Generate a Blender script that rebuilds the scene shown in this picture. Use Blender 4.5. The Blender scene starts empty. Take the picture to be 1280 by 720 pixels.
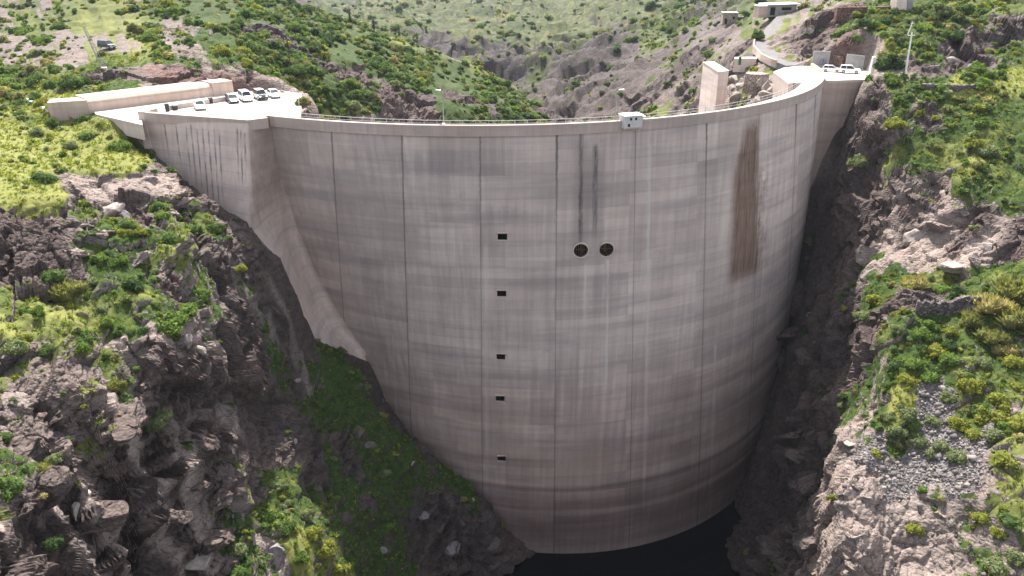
import bpy, bmesh, math, random
import numpy as np
from mathutils import Vector, Matrix

random.seed(7)
RNG = np.random.default_rng(11)
SC = bpy.context.scene
COL = SC.collection
R = math.radians

# ------------------------------------------------------------------ camera
CAM_H, PITCH, F_PX = 25.1, R(24.0), 950.0
CP, SP = math.cos(PITCH), math.sin(PITCH)
cd = bpy.data.cameras.new('camera')
cam = bpy.data.objects.new('camera', cd)
COL.objects.link(cam)
cam.location = (0, 0, CAM_H)
cam.rotation_euler = (math.pi / 2 - PITCH, 0, 0)
cd.sensor_width = 36.0
cd.lens = F_PX / 1280.0 * 36.0
cd.clip_start = 0.5
cd.clip_end = 20000.0
SC.camera = cam


def ray(px, py):
    """viewing direction scaled so that y = 1 -> (u, m): x = u*Y, z = CAM_H + m*Y"""
    h = (px - 640.0) / F_PX
    v = -(py - 360.0) / F_PX
    yy = CP + SP * v
    return h / yy, (-SP + CP * v) / yy


def atY(px, py, Y):
    u, m = ray(px, py)
    return Vector((u * Y, Y, CAM_H + m * Y))


def atZ(px, py, z=0.0):
    u, m = ray(px, py)
    Y = (z - CAM_H) / m
    return Vector((u * Y, Y, z))


def project(p):
    d = p[1] * CP - (p[2] - CAM_H) * SP
    w = p[1] * SP + (p[2] - CAM_H) * CP
    return 640 + F_PX * p[0] / d, 360 - F_PX * w / d


# ------------------------------------------------------------------ dam form
def arch(z):
    s = -z / 90.0
    return -6.0 + 17.0 * s + 6.0 * s * max(0.0, 1 - s), 198.0 - 20.0 * s, 79.0 - 23.5 * s


def arch_hit(px, py):
    """point of the upstream face seen at a pixel"""
    u, m = ray(px, py)
    lo = 60.0
    def inside(Y):
        cx, cy, r = arch(CAM_H + m * Y)
        return math.hypot(u * Y - cx, Y - cy) < r
    while lo < 230 and not inside(lo):
        lo += 0.5
    if lo >= 230:
        return None
    a, b = lo - 0.5, lo
    for _ in range(30):
        c = 0.5 * (a + b)
        if inside(c): b = c
        else: a = c
    return Vector((u * b, b, CAM_H + m * b))


# ------------------------------------------------------------------ helpers
def tag(o, label=None, cat=None, group=None, kind=None):
    if label: o['label'] = label
    if cat: o['category'] = cat
    if group: o['group'] = group
    if kind: o['kind'] = kind
    return o


def empty(name, loc=(0, 0, 0), rz=0.0, label=None, cat=None, group=None):
    o = bpy.data.objects.new(name, None)
    o.empty_display_size = 0.2
    COL.objects.link(o)
    o.location = loc
    o.rotation_euler = (0, 0, rz)
    return tag(o, label, cat, group, 'thing' if label else None)


def link(name, me, mat=None, parent=None):
    o = bpy.data.objects.new(name, me)
    COL.objects.link(o)
    if mat is not None:
        for mm in (mat if isinstance(mat, (list, tuple)) else [mat]):
            me.materials.append(mm)
    if parent is not None:
        o.parent = parent
    return o


class MB:
    """collects shapes, builds ONE mesh object"""
    def __init__(s):
        s.bm = bmesh.new()

    def box(s, c, size, rz=0.0, bevel=0.0, taper=None, rx=0.0, ry=0.0, slot=0):
        M = Matrix.Translation(c) @ Matrix.Rotation(rz, 4, 'Z') @ Matrix.Rotation(ry, 4, 'Y') @ Matrix.Rotation(rx, 4, 'X')
        hx, hy, hz = size[0] / 2, size[1] / 2, size[2] / 2
        vs = []
        for z in (-1, 1):
            t = taper if (taper and z > 0) else (1, 1)
            for x, y in ((-1, -1), (1, -1), (1, 1), (-1, 1)):
                vs.append(s.bm.verts.new(M @ Vector((x * hx * t[0], y * hy * t[1], z * hz))))
        fs = []
        for f in ((3, 2, 1, 0), (4, 5, 6, 7), (0, 1, 5, 4), (1, 2, 6, 5), (2, 3, 7, 6), (3, 0, 4, 7)):
            fc = s.bm.faces.new([vs[i] for i in f]); fc.material_index = slot; fs.append(fc)
        if bevel:
            es = list({e for f in fs for e in f.edges})
            bmesh.ops.bevel(s.bm, geom=es, offset=bevel, segments=2, affect='EDGES', profile=0.5)
        return s

    def prism(s, pts, d, slot=0):
        """polygon pts (3D) extruded by vector d"""
        d = Vector(d)
        a = [s.bm.verts.new(Vector(p)) for p in pts]
        b = [s.bm.verts.new(Vector(p) + d) for p in pts]
        n = len(a)
        fl = [s.bm.faces.new(a), s.bm.faces.new(b[::-1])]
        for i in range(n):
            fl.append(s.bm.faces.new((a[(i + 1) % n], a[i], b[i], b[(i + 1) % n])))
        for f in fl: f.material_index = slot
        return s

    def tube(s, pts, rad, seg=8, slot=0, caps=True):
        pts = [Vector(p) for p in pts]
        rad = rad if isinstance(rad, (list, tuple)) else [rad] * len(pts)
        rings = []
        for i, p in enumerate(pts):
            t = (pts[min(i + 1, len(pts) - 1)] - pts[max(i - 1, 0)]).normalized()
            a = t.cross(Vector((0, 0, 1)))
            if a.length < 1e-3: a = t.cross(Vector((0, 1, 0)))
            a.normalize(); b = t.cross(a)
            rings.append([s.bm.verts.new(p + rad[i] * (math.cos(2 * math.pi * k / seg) * a + math.sin(2 * math.pi * k / seg) * b)) for k in range(seg)])
        for r0, r1 in zip(rings, rings[1:]):
            for k in range(seg):
                f = s.bm.faces.new((r0[k], r0[(k + 1) % seg], r1[(k + 1) % seg], r1[k])); f.material_index = slot
        if caps:
            f = s.bm.faces.new(rings[0][::-1]); f.material_index = slot
            f = s.bm.faces.new(rings[-1]); f.material_index = slot
        return s

    def build(s, name, mat, parent=None, smooth=False):
        bmesh.ops.recalc_face_normals(s.bm, faces=s.bm.faces)
        me = bpy.data.meshes.new(name)
        s.bm.to_mesh(me); s.bm.free()
        if smooth:
            me.polygons.foreach_set('use_smooth', [True] * len(me.polygons))
        return link(name, me, mat, parent)


def np_mesh(name, V, F, smooth=True):
    """V (n,3), F (m,k) -> mesh"""
    me = bpy.data.meshes.new(name)
    k = F.shape[1]
    me.vertices.add(len(V)); me.vertices.foreach_set('co', np.ascontiguousarray(V, np.float32).ravel())
    me.loops.add(F.size); me.loops.foreach_set('vertex_index', np.ascontiguousarray(F, np.int32).ravel())
    me.polygons.add(len(F))
    me.polygons.foreach_set('loop_start', np.arange(0, F.size, k, dtype=np.int32))
    me.polygons.foreach_set('loop_total', np.full(len(F), k, np.int32))
    if smooth:
        me.polygons.foreach_set('use_smooth', np.ones(len(F), bool))
    me.update(calc_edges=True)
    return me


def color_attr(me, name, C):
    a = me.attributes.new(name, 'FLOAT_COLOR', 'POINT')
    C4 = np.ones((len(C), 4), np.float32); C4[:, :C.shape[1]] = C
    a.data.foreach_set('color', C4.ravel())


# ------------------------------------------------------------------ numpy noise
def _h(ix, iy, iz, seed):
    n = (ix.astype(np.int64) * 374761393 + iy.astype(np.int64) * 668265263 + iz.astype(np.int64) * 2147483647 + seed * 974711) & 0xFFFFFFFF
    n = ((n ^ (n >> 13)) * 1274126177) & 0xFFFFFFFF
    n = ((n ^ (n >> 16)) * 2246822519) & 0xFFFFFFFF
    return ((n ^ (n >> 15)) & 0xFFFFFF).astype(np.float32) / np.float32(0xFFFFFF)


def vnoise(P, seed=0):
    """value noise in [-1,1], P (n,3)"""
    I = np.floor(P); Fr = (P - I).astype(np.float32); I = I.astype(np.int64)
    w = Fr * Fr * Fr * (Fr * (Fr * 6 - 15) + 10)
    r = 0
    for dx in (0, 1):
        wx = w[:, 0] if dx else 1 - w[:, 0]
        for dy in (0, 1):
            wy = w[:, 1] if dy else 1 - w[:, 1]
            for dz in (0, 1):
                wz = w[:, 2] if dz else 1 - w[:, 2]
                r = r + wx * wy * wz * _h(I[:, 0] + dx, I[:, 1] + dy, I[:, 2] + dz, seed)
    return r * 2 - 1


def fbm(P, octaves=4, seed=0, gain=0.5, ridged=False):
    a, s, r = 1.0, 0.0, 0
    for o in range(octaves):
        n = vnoise(P * (2.03 ** o) + 17.3 * o, seed + o)
        if ridged: n = 1 - 2 * np.abs(n)
        r = r + a * n; s += a; a *= gain
    return r / s


def facets(P, seed=0):
    """worley cells each tilted its own way: broken planes of rock; returns (height, edge distance)"""
    I = np.floor(P).astype(np.int64)
    f1 = np.full(len(P), 9.0, np.float32); f2 = f1.copy(); val = np.zeros(len(P), np.float32)
    for dx in (-1, 0, 1):
        for dy in (-1, 0, 1):
            for dz in (-1, 0, 1):
                a, b, c = I[:, 0] + dx, I[:, 1] + dy, I[:, 2] + dz
                q0 = a + _h(a, b, c, seed + 1) - P[:, 0]
                q1 = b + _h(a, b, c, seed + 2) - P[:, 1]
                q2 = c + _h(a, b, c, seed + 3) - P[:, 2]
                d = np.sqrt(q0 * q0 + q1 * q1 + q2 * q2).astype(np.float32)
                g0 = _h(a, b, c, seed + 5) - .5; g1 = _h(a, b, c, seed + 6) - .5; g2 = _h(a, b, c, seed + 7) - .5
                v = (_h(a, b, c, seed + 4) - .5) + 1.7 * (q0 * g0 + q1 * g1 + q2 * g2)
                near = d < f1
                f2 = np.where(near, f1, np.minimum(f2, d))
                val = np.where(near, v, val)
                f1 = np.where(near, d, f1)
    return val.astype(np.float32), f2 - f1


def cells(P, seed=0):
    """worley: returns (random value of the nearest cell, F2-F1)"""
    I = np.floor(P).astype(np.int64)
    f1 = np.full(len(P), 9.0, np.float32); f2 = f1.copy(); val = np.zeros(len(P), np.float32)
    for dx in (-1, 0, 1):
        for dy in (-1, 0, 1):
            for dz in (-1, 0, 1):
                a, b, c = I[:, 0] + dx, I[:, 1] + dy, I[:, 2] + dz
                q0 = a + _h(a, b, c, seed + 1) - P[:, 0]
                q1 = b + _h(a, b, c, seed + 2) - P[:, 1]
                q2 = c + _h(a, b, c, seed + 3) - P[:, 2]
                d = np.sqrt(q0 * q0 + q1 * q1 + q2 * q2).astype(np.float32)
                v = _h(a, b, c, seed + 4)
                near = d < f1
                f2 = np.where(near, f1, np.minimum(f2, d))
                val = np.where(near, v, val)
                f1 = np.where(near, d, f1)
    return val, f2 - f1


# ------------------------------------------------------------------ node mini language
class NT:
    def __init__(s, name, rough=0.85, spec=0.25):
        s.m = bpy.data.materials.new(name)
        s.m.use_nodes = True
        s.t = s.m.node_tree
        s.b = s.t.nodes['Principled BSDF']
        s.b.inputs['Roughness'].default_value = rough
        s.b.inputs['Specular IOR Level'].default_value = spec

    def node(s, typ, ins=None, **props):
        n = s.t.nodes.new(typ)
        for k, v in props.items(): setattr(n, k, v)
        for k, v in (ins or {}).items():
            s.put(n.inputs[k], v)
        return n

    def put(s, sock, v):
        if isinstance(v, bpy.types.NodeSocket): s.t.links.new(v, sock)
        elif isinstance(v, (tuple, list)) and len(v) == 3 and sock.type == 'RGBA': sock.default_value = (*v, 1)
        else: sock.default_value = v

    def math(s, op, a, b=0.0, c=0.0, clamp=False):
        n = s.node('ShaderNodeMath', {0: a, 1: b, 2: c}, operation=op)
        n.use_clamp = clamp
        return n.outputs[0]

    def add(s, a, b): return s.math('ADD', a, b)
    def sub(s, a, b): return s.math('SUBTRACT', a, b)
    def mul(s, a, b): return s.math('MULTIPLY', a, b)
    def step(s, x, a, b):
        """smooth 0->1 as x goes a->b"""
        n = s.node('ShaderNodeMapRange', {0: x, 1: a, 2: b, 3: 0.0, 4: 1.0}, interpolation_type='SMOOTHSTEP')
        return n.outputs[0]

    def lin(s, x, a, b, lo=0.0, hi=1.0):
        return s.node('ShaderNodeMapRange', {0: x, 1: a, 2: b, 3: lo, 4: hi}).outputs[0]

    def bell(s, x, c, w):
        """1 at x=c falling smoothly to 0 at distance w"""
        return s.step(s.math('ABSOLUTE', s.sub(x, c)), w, w * 0.15)

    def noise(s, vec, scale=1.0, detail=4.0, rough=0.55, dist=0.0):
        n = s.node('ShaderNodeTexNoise', {'Vector': vec, 'Scale': scale, 'Detail': detail, 'Roughness': rough, 'Distortion': dist})
        return n.outputs[0]

    def vor(s, vec, scale=1.0, feature='F1', out=0, rnd=1.0):
        n = s.node('ShaderNodeTexVoronoi', {'Vector': vec, 'Scale': scale, 'Randomness': rnd}, feature=feature)
        return n.outputs[out]

    def scale(s, vec, sc):
        return s.node('ShaderNodeVectorMath', {0: vec, 1: sc}, operation='MULTIPLY').outputs[0]

    def mix(s, f, a, b, mode='MIX'):
        n = s.node('ShaderNodeMix', data_type='RGBA', blend_type=mode)
        s.put(n.inputs[0], f); s.put(n.inputs[6], a); s.put(n.inputs[7], b)
        return n.outputs[2]

    def attr(s, name, out='Color'):
        return s.node('ShaderNodeAttribute', attribute_name=name).outputs[out]

    def sep(s, v):
        n = s.node('ShaderNodeSeparateXYZ', {0: v}); return n.outputs
    def comb(s, x, y, z=0.0):
        return s.node('ShaderNodeCombineXYZ', {0: x, 1: y, 2: z}).outputs[0]

    def bump(s, h, strength=0.5, dist=0.1):
        n = s.node('ShaderNodeBump', {'Height': h, 'Strength': strength, 'Distance': dist})
        s.t.links.new(n.outputs[0], s.b.inputs['Normal'])

    def color(s, c):
        s.put(s.b.inputs['Base Color'], c); return s.m

    def pos(s): return s.node('ShaderNodeNewGeometry').outputs['Position']
    def obj(s): return s.node('ShaderNodeTexCoord').outputs['Object']
    def uv(s): return s.node('ShaderNodeUVMap').outputs[0]


def plain(name, col, rough=0.6, spec=0.3, var=0.12, scale=3.0, metal=0.0):
    n = NT(name, rough, spec)
    k = n.noise(n.obj(), scale, 5, 0.6)
    n.b.inputs['Metallic'].default_value = metal
    a = tuple(c * (1 - var) for c in col); b = tuple(min(1, c * (1 + var)) for c in col)
    return n.color(n.mix(n.lin(k, 0.3, 0.7), a, b))
# ------------------------------------------------------------------ terrain
# every line: px, py of a known spot, its distance Y, ground class
CT = []
def c(px, *rows):
    for r_ in rows:
        CT.append((px, r_[0], float(r_[1]), r_[2]))

# left bank, in front of the dam
c(-330, (110, 165, 'd'), (200, 118, 'y'), (300, 92, 'g'), (450, 66, 'd'), (600, 49, 'r'), (720, 38, 'r'), (900, 28, 'r'))
c(-150, (110, 165, 'd'), (200, 116, 'y'), (300, 90, 'r'), (430, 68, 'g'), (600, 49, 'r'), (720, 38, 'r'), (900, 28, 'r'))
c(0, (130, 150, 'g'), (160, 130, 'y'), (190, 116, 'y'), (240, 100, 'y'), (290, 89, 'r'), (330, 82, 'r'), (390, 73, 'g'), (418, 69, 'y'),
  (450, 66, 'q'), (500, 60, 'q'), (560, 54, 'q'), (585, 51, 'g'), (640, 46, 'q'), (680, 43, 't'), (720, 41, 'r'), (860, 34, 'r'))
c(55, (128, 150, 'y'), (150, 134, 'g'), (200, 115, 'y'), (235, 103, 'y'), (275, 93, 'r'), (310, 86, 'r'), (350, 80, 'r'), (400, 73.5, 'g'),
  (440, 69, 'q'), (480, 64.5, 'q'), (540, 59, 'q'), (600, 53.5, 't'), (650, 49.5, 'r'), (720, 46, 'r'), (860, 37, 'r'))
c(110, (142, 136, 'g'), (165, 129, 'y'), (200, 117, 'y'), (230, 107, 't'), (252, 101, 'r'), (285, 93, 'g'), (330, 86, 'g'), (380, 79.5, 'g'),
  (420, 75, 'g'), (470, 69.5, 'q'), (520, 65, 'q'), (580, 59, 'r'), (610, 57.5, 't'), (650, 56, 'r'), (720, 54.5, 'r'), (860, 43, 'r'))
c(160, (162, 130, 'g'), (200, 118, 'y'), (235, 108, 't'), (265, 101, 'r'), (300, 94, 'g'), (350, 87, 'g'), (400, 81, 'g'),
  (450, 75.5, 'q'), (500, 71, 'g'), (540, 67, 't'), (580, 64.5, 'r'), (620, 63, 'r'), (680, 61, 'r'), (720, 60, 'r'), (860, 49, 'r'))
c(215, (212, 123, 'r'), (240, 112, 't'), (275, 102, 'g'), (310, 95.5, 'g'), (355, 91, 'r'), (395, 84.5, 'g'),
  (425, 81, 't'), (470, 77.5, 'r'), (520, 74, 'r'), (580, 71, 'r'), (640, 69, 'r'), (690, 66, 't'), (720, 64, 'r'), (860, 54, 'r'))
c(262, (250, 119, 'r'), (285, 110, 'g'), (320, 104, 'r'), (360, 96, 'g'), (400, 90, 'g'), (430, 86.5, 't'),
  (480, 83, 'r'), (530, 80, 'r'), (590, 77, 'r'), (640, 75, 'g'), (690, 70, 't'), (720, 68, 'r'), (860, 58, 'r'))
c(310, (286, 114.6, 'r'), (325, 109, 'r'), (355, 105, 'g'), (400, 100, 'r'), (450, 96, 'r'), (520, 90, 'r'), (580, 85, 'r'), (625, 81, 'g'),
  (660, 76, 'g'), (690, 73, 'g'), (720, 71, 'g'), (860, 62, 'g'))
c(345, (326, 114.8, 'r'), (356, 111.0, 'g'), (400, 108, 'r'), (440, 104, 'G'), (520, 96, 'r'), (600, 87, 'g'), (660, 79, 'g'), (688, 76.5, 't'), (720, 74.5, 'g'), (860, 65, 'g'))
c(376, (398, 115.8, 'r'), (410, 114.2, 'r'))
c(415, (440, 119.5, 'G'), (475, 114.5, 'G'))
c(383, (428, 116.5, 'G'), (450, 113, 'G'), (480, 109, 'G'), (560, 100, 'r'), (640, 85, 'g'), (665, 81, 'y'), (700, 77.5, 'y'), (730, 75, 'y'), (860, 66, 'y'))
c(440, (452, 121.5, 'G'), (500, 114.5, 'G'), (560, 107, 'r'), (620, 100, 'G'), (680, 88, 'G'), (720, 82.5, 'y'), (860, 72, 'y'))
c(500, (527, 119, 'r'), (550, 114, 'G'), (600, 110, 'G'), (660, 104, 'G'), (720, 98, 'G'), (860, 84, 'G'))
c(560, (584, 120, 'G'), (606, 116, 'G'), (640, 112, 'r'), (680, 109, 'r'), (720, 106, 'r'), (860, 92, 'r'))
c(615, (632, 121, 'r'), (645, 118, 'r'), (680, 114, 'r'), (720, 110, 'r'), (860, 97, 'r'))
for px_, py_, Y_ in ((318, 300, 124), (352, 350, 123), (390, 425, 124), (436, 480, 126), (475, 512, 127), (520, 555, 127), (570, 605, 127), (620, 650, 127), (196, 200, 131), (250, 250, 130), (290, 285, 127)):
    u_, m_ = ray(px_, py_)
    CT.append((None, u_, float(Y_), 'r', m_))
# river bed below the water
for x_, y_ in ((0, 112), (8, 100), (18, 117), (30, 112), (30, 95), (15, 80), (22, 60), (5, 70), (38, 122)):
    m_ = (-97 - CAM_H) / y_
    CT.append((None, x_ / y_, y_, 'r', m_))
for x_, y_, z_ in ((-14, 60, -78), (-20, 40, -70), (48, 40, -70), (40, 60, -80), (-8, 45, -95), (30, 40, -95), (12, 30, -96)):
    CT.append((None, x_ / y_, y_, 'r', (z_ - CAM_H) / y_))
# right bank
c(925, (655, 131, 'r'), (690, 121, 'r'), (720, 114, 'r'))
c(945, (560, 146, 'r'), (620, 133, 'r'), (680, 120, 'r'), (720, 110, 'r'), (860, 90, 'r'))
c(968, (450, 158, 'r'), (520, 140, 'r'), (580, 130, 'r'), (640, 121, 'r'), (720, 104, 'r'), (860, 84, 'r'))
c(1005, (330, 166, 'r'), (380, 150, 'r'), (440, 138, 'r'), (520, 122, 'r'), (580, 110, 'r'), (640, 98, 'r'), (720, 90, 'r'), (860, 75, 'r'))
c(1030, (230, 169, 'r'), (300, 156, 'r'), (360, 142, 'r'), (440, 124, 'r'), (520, 108, 'r'), (570, 95, 't'), (600, 89.5, 't'), (640, 83.5, 't'), (720, 76.5, 't'), (860, 66, 'r'))
c(1055, (172, 168, 'r'), (230, 158, 'r'), (300, 147, 'r'), (370, 131, 'r'), (440, 119, 'r'), (500, 106, 'G'), (530, 97.5, 't'), (580, 89, 't'), (640, 81.5, 't'), (720, 75, 't'), (860, 64, 't'))
c(1085, (118, 164, 'r'), (150, 160, 'r'), (200, 153, 'r'), (270, 143, 'r'), (330, 133, 'G'), (390, 120, 'G'), (440, 111, 'r'), (480, 103, 'g'), (520, 97, 'g'), (560, 91, 's'), (600, 86, 't'), (650, 80, 't'), (720, 74.5, 't'), (860, 63, 't'))
c(1120, (112, 163, 'g'), (150, 155, 'g'), (190, 148.5, 'g'), (230, 142, 'r'), (265, 138, 't'), (320, 129.5, 't'), (345, 123, 'g'), (375, 115, 'r'), (405, 107.5, 'g'), (450, 101.5, 'g'), (490, 96.5, 'y'), (530, 92, 'g'), (570, 89, 's'), (620, 83.5, 's'), (670, 79, 't'), (720, 75, 't'), (860, 62, 't'))
c(1160, (105, 165, 'g'), (150, 154, 'r'), (200, 145, 'g'), (240, 138, 'r'), (280, 133, 't'), (325, 127.5, 't'), (350, 120, 'g'), (378, 114, 'r'), (410, 107.5, 'g'), (450, 102, 'g'), (500, 95.5, 's'), (550, 90, 's'), (600, 84.5, 's'), (650, 79.5, 'd'), (720, 73.5, 't'), (860, 61, 't'))
c(1210, (70, 180, 'r'), (95, 168, 'y'), (130, 158, 'g'), (180, 146, 'g'), (230, 136.5, 'g'), (290, 128, 'r'), (325, 122, 't'), (350, 115, 'g'), (400, 106, 'g'), (450, 99, 'g'), (500, 93, 'g'), (550, 87.5, 's'), (600, 82, 's'), (650, 77.5, 'd'), (720, 71.5, 'd'), (860, 59, 'd'))
c(1275, (60, 184, 'g'), (100, 167, 'y'), (150, 151, 'g'), (200, 140, 'g'), (250, 130, 'g'), (300, 121, 'r'), (340, 112, 'g'), (400, 103, 'g'), (460, 95, 'g'), (520, 87.5, 'd'), (570, 82, 'd'), (620, 77, 'd'), (670, 73, 'd'), (720, 69, 'd'), (860, 57, 'd'))
c(1430, (60, 190, 'g'), (150, 150, 'g'), (250, 127, 'g'), (350, 108, 'g'), (460, 92, 'g'), (600, 75, 'y'), (720, 65, 'd'), (860, 54, 'd'))
c(1620, (60, 195, 'g'), (150, 150, 'g'), (300, 115, 'g'), (460, 90, 'g'), (720, 62, 'd'), (860, 52, 'd'))
# directly behind the dam (hidden gorge)
for px_, y_, z_ in ((420, 150, -25), (420, 175, -16), (500, 150, -45), (500, 180, -30), (600, 150, -55), (600, 185, -38), (700, 150, -60), (700, 200, -50),
                    (700, 270, -45), (800, 155, -55), (800, 200, -42), (860, 165, -45), (860, 200, -25), (930, 178, -20), (900, 180, -28), (640, 140, -60)):
    u_, _m = ray(px_, 200)
    CT.append((None, u_, float(y_), 'r', (z_ - CAM_H) / y_))
# under the parking lot and the right platform
for x_, y_, z_ in ((-66, 132, -1.0), (-58, 134, -1.0), (-50, 130, -1.3), (-50, 142, -1.2), (-42, 130, -1.5), (-45, 148, -1.5), (-55, 140, -1.0),
                   (74, 168, -1.6), (78, 176, -1.2), (72, 180, -1.4), (82, 170, -1.2), (66, 184, -2.0), (62, 190, -2.5)):
    CT.append((None, x_ / y_, float(y_), 'f', (z_ - CAM_H) / y_))
# left hill behind
c(-330, (60, 230, 'd'), (0, 300, 'd'), (-80, 420, 'd'), (-90, 900, 'd'))
c(-120, (70, 205, 'd'), (0, 290, 'd'), (-80, 420, 'd'), (-90, 900, 'd'))
c(0, (100, 170, 'g'), (60, 205, 'p'), (30, 240, 'd'), (0, 280, 'd'), (-80, 420, 'd'), (-90, 900, 'd'))
c(70, (105, 160, 'g'), (80, 180, 'p'), (55, 203, 'p'), (30, 235, 'd'), (0, 272, 'd'), (-80, 420, 'd'))
c(140, (108, 153, 'g'), (95, 159, 'r'), (80, 172, 'g'), (62, 188, 'p'), (35, 225, 'd'), (0, 262, 'd'), (-80, 420, 'd'), (-90, 900, 'd'))
c(210, (97, 158, 'k'), (82, 164, 'k'), (76, 169, 'g'), (55, 185, 'd'), (30, 215, 'd'), (0, 250, 'g'), (-80, 420, 'd'))
c(270, (94, 162, 'k'), (75, 172, 'd'), (50, 192, 'g'), (25, 220, 'W'), (0, 250, 'W'), (-70, 420, 'd'), (-90, 900, 'd'))
c(330, (106, 175, 'd'), (80, 180, 'g'), (55, 197, 'W'), (35, 215, 'r'), (20, 235, 'W'), (5, 262, 'W'), (-5, 280, 'W'))
c(390, (135, 185, 'y'), (110, 187, 'W'), (80, 205, 'W'), (50, 232, 'W'), (15, 285, 'W'), (55, 350, 'g'))
c(450, (137, 190, 'd'), (115, 198, 'W'), (90, 214, 'r'), (75, 226, 'W'), (55, 250, 'W'), (34, 286, 'W'), (75, 350, 'g'))
c(520, (138, 200, 'r'), (124, 211, 'r'), (105, 226, 'W'), (90, 241, 'W'), (75, 262, 'W'), (57, 284, 'd'), (95, 345, 'g'))
c(590, (140, 212, 'W'), (125, 230, 'r'), (112, 248, 'W'), (100, 264, 'W'), (85, 282, 'd'), (130, 340, 'g'))
c(650, (143, 228, 'W'), (125, 258, 'W'), (112, 276, 'd'), (165, 330, 'g'))
c(690, (146, 250, 'r'), (140, 262, 'd'), (175, 320, 'r'))
c(386, (147, 134, 't'), (135, 146, 't'), (122, 158, 't'))
# valley beyond
c(330, (60, 500, 'F'), (0, 900, 'F'), (-60, 2600, 'F'), (-90, 4000, 'F'))
c(430, (40, 500, 'F'), (22, 700, 'F'), (5, 1200, 'F'), (-20, 1800, 'F'), (-70, 3000, 'F'), (-90, 4000, 'F'))
c(500, (55, 460, 'F'), (30, 640, 'F'), (10, 950, 'F'), (-20, 1500, 'F'), (-70, 2600, 'F'), (-90, 4000, 'F'))
c(570, (95, 420, 'D'), (60, 500, 'R'), (40, 580, 'D'), (10, 850, 'F'), (-30, 1300, 'F'), (-80, 2400, 'F'), (-90, 3000, 'F'))
c(640, (118, 400, 'D'), (85, 470, 'R'), (60, 540, 'D'), (25, 740, 'F'), (0, 930, 'F'), (-40, 1300, 'F'), (-90, 3000, 'F'))
c(700, (142, 330, 'R'), (120, 365, 'R'), (80, 440, 'R'), (58, 520, 'D'), (25, 700, 'F'), (0, 860, 'F'), (-60, 1300, 'F'), (-90, 3000, 'F'))
c(760, (140, 295, 'R'), (115, 320, 'R'), (80, 390, 'R'), (55, 470, 'D'), (20, 640, 'D'), (0, 760, 'F'), (-60, 1300, 'F'))
c(820, (138, 262, 'd'), (112, 290, 'R'), (80, 335, 'R'), (55, 390, 'd'), (25, 520, 'D'), (0, 660, 'D'), (-60, 1300, 'F'), (-90, 3000, 'F'))
c(868, (136, 240, 'd'), (110, 255, 'R'), (82, 285, 'R'), (58, 315, 'd'), (35, 380, 'd'), (0, 560, 'D'), (-60, 1300, 'F'))
c(915, (128, 198, 't'), (108, 203, 't'), (85, 215, 'r'), (68, 240, 'r'), (50, 262, 'd'), (25, 340, 'd'), (0, 500, 'D'), (-60, 1300, 'F'), (-90, 3000, 'F'))
c(950, (112, 192, 't'), (92, 199, 'd'), (72, 213, 'd'), (48, 236, 'd'), (25, 280, 'd'), (12, 330, 'd'), (0, 430, 'D'), (-60, 1100, 'F'))
c(1000, (86, 190, 'f'), (76, 195, 'd'), (62, 202, 'r'), (40, 214, 'r'), (25, 236, 'd'), (0, 290, 'd'), (-60, 600, 'd'), (-85, 1800, 'F'))
c(1050, (80, 187, 'f'), (66, 188.5, 'k'), (48, 193, 'k'), (38, 200, 'g'), (18, 212, 'k'), (2, 225, 'd'), (-60, 460, 'd'))
c(1100, (88, 179, 'd'), (70, 181.5, 'd'), (50, 187, 'd'), (30, 197, 'g'), (10, 210, 'g'), (-60, 420, 'd'), (-85, 1800, 'F'))
c(1150, (82, 176, 'r'), (60, 182, 'g'), (40, 190, 'g'), (20, 199, 'g'), (0, 212, 'g'), (-60, 400, 'd'))
c(1215, (50, 187, 'r'), (30, 194, 'g'), (0, 210, 'g'), (-60, 400, 'd'), (-85, 1800, 'F'))
c(1280, (30, 195, 'r'), (10, 200, 'd'), (-60, 400, 'd'), (-85, 1800, 'F'))
c(1450, (20, 210, 'd'), (-60, 420, 'd'), (-85, 1800, 'F'))
c(1700, (20, 210, 'd'), (-60, 420, 'd'), (-85, 1800, 'F'))

KU, KM, KC = [], [], []
for e in CT:
    if e[0] is None:
        KU.append((e[1], math.log(e[2]))); KM.append(e[4]); KC.append(e[3])
    else:
        u_, m_ = ray(e[0], e[1])
        KU.append((u_, math.log(e[2]))); KM.append(m_); KC.append(e[3])
KU, KM = np.array(KU), np.array(KM)


def kern(d2): return np.sqrt(d2 + 0.0006)


_A = kern(((KU[:, None] - KU[None]) ** 2).sum(-1))
_n = len(KU)
_B = np.zeros((_n + 3, _n + 3)); _B[:_n, :_n] = _A - 0.004 * np.eye(_n); _B[:_n, _n] = 1; _B[:_n, _n + 1:] = KU
_B[_n, :_n] = 1; _B[_n + 1:, :_n] = KU.T
_W = np.linalg.solve(_B, np.r_[KM, 0, 0, 0])


def slope_at(U, L):
    out = np.empty(len(U))
    for i in range(0, len(U), 40000):
        q = np.c_[U[i:i + 40000], L[i:i + 40000]]
        d2 = (q ** 2).sum(1)[:, None] + (KU ** 2).sum(1)[None] - 2 * q @ KU.T
        out[i:i + 40000] = kern(np.maximum(d2, 0)) @ _W[:_n] + _W[_n] + q @ _W[_n + 1:]
    return out


def ground_z(x, y):
    return float(CAM_H + slope_at(np.array([x / y]), np.array([math.log(y)]))[0] * y)


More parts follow.
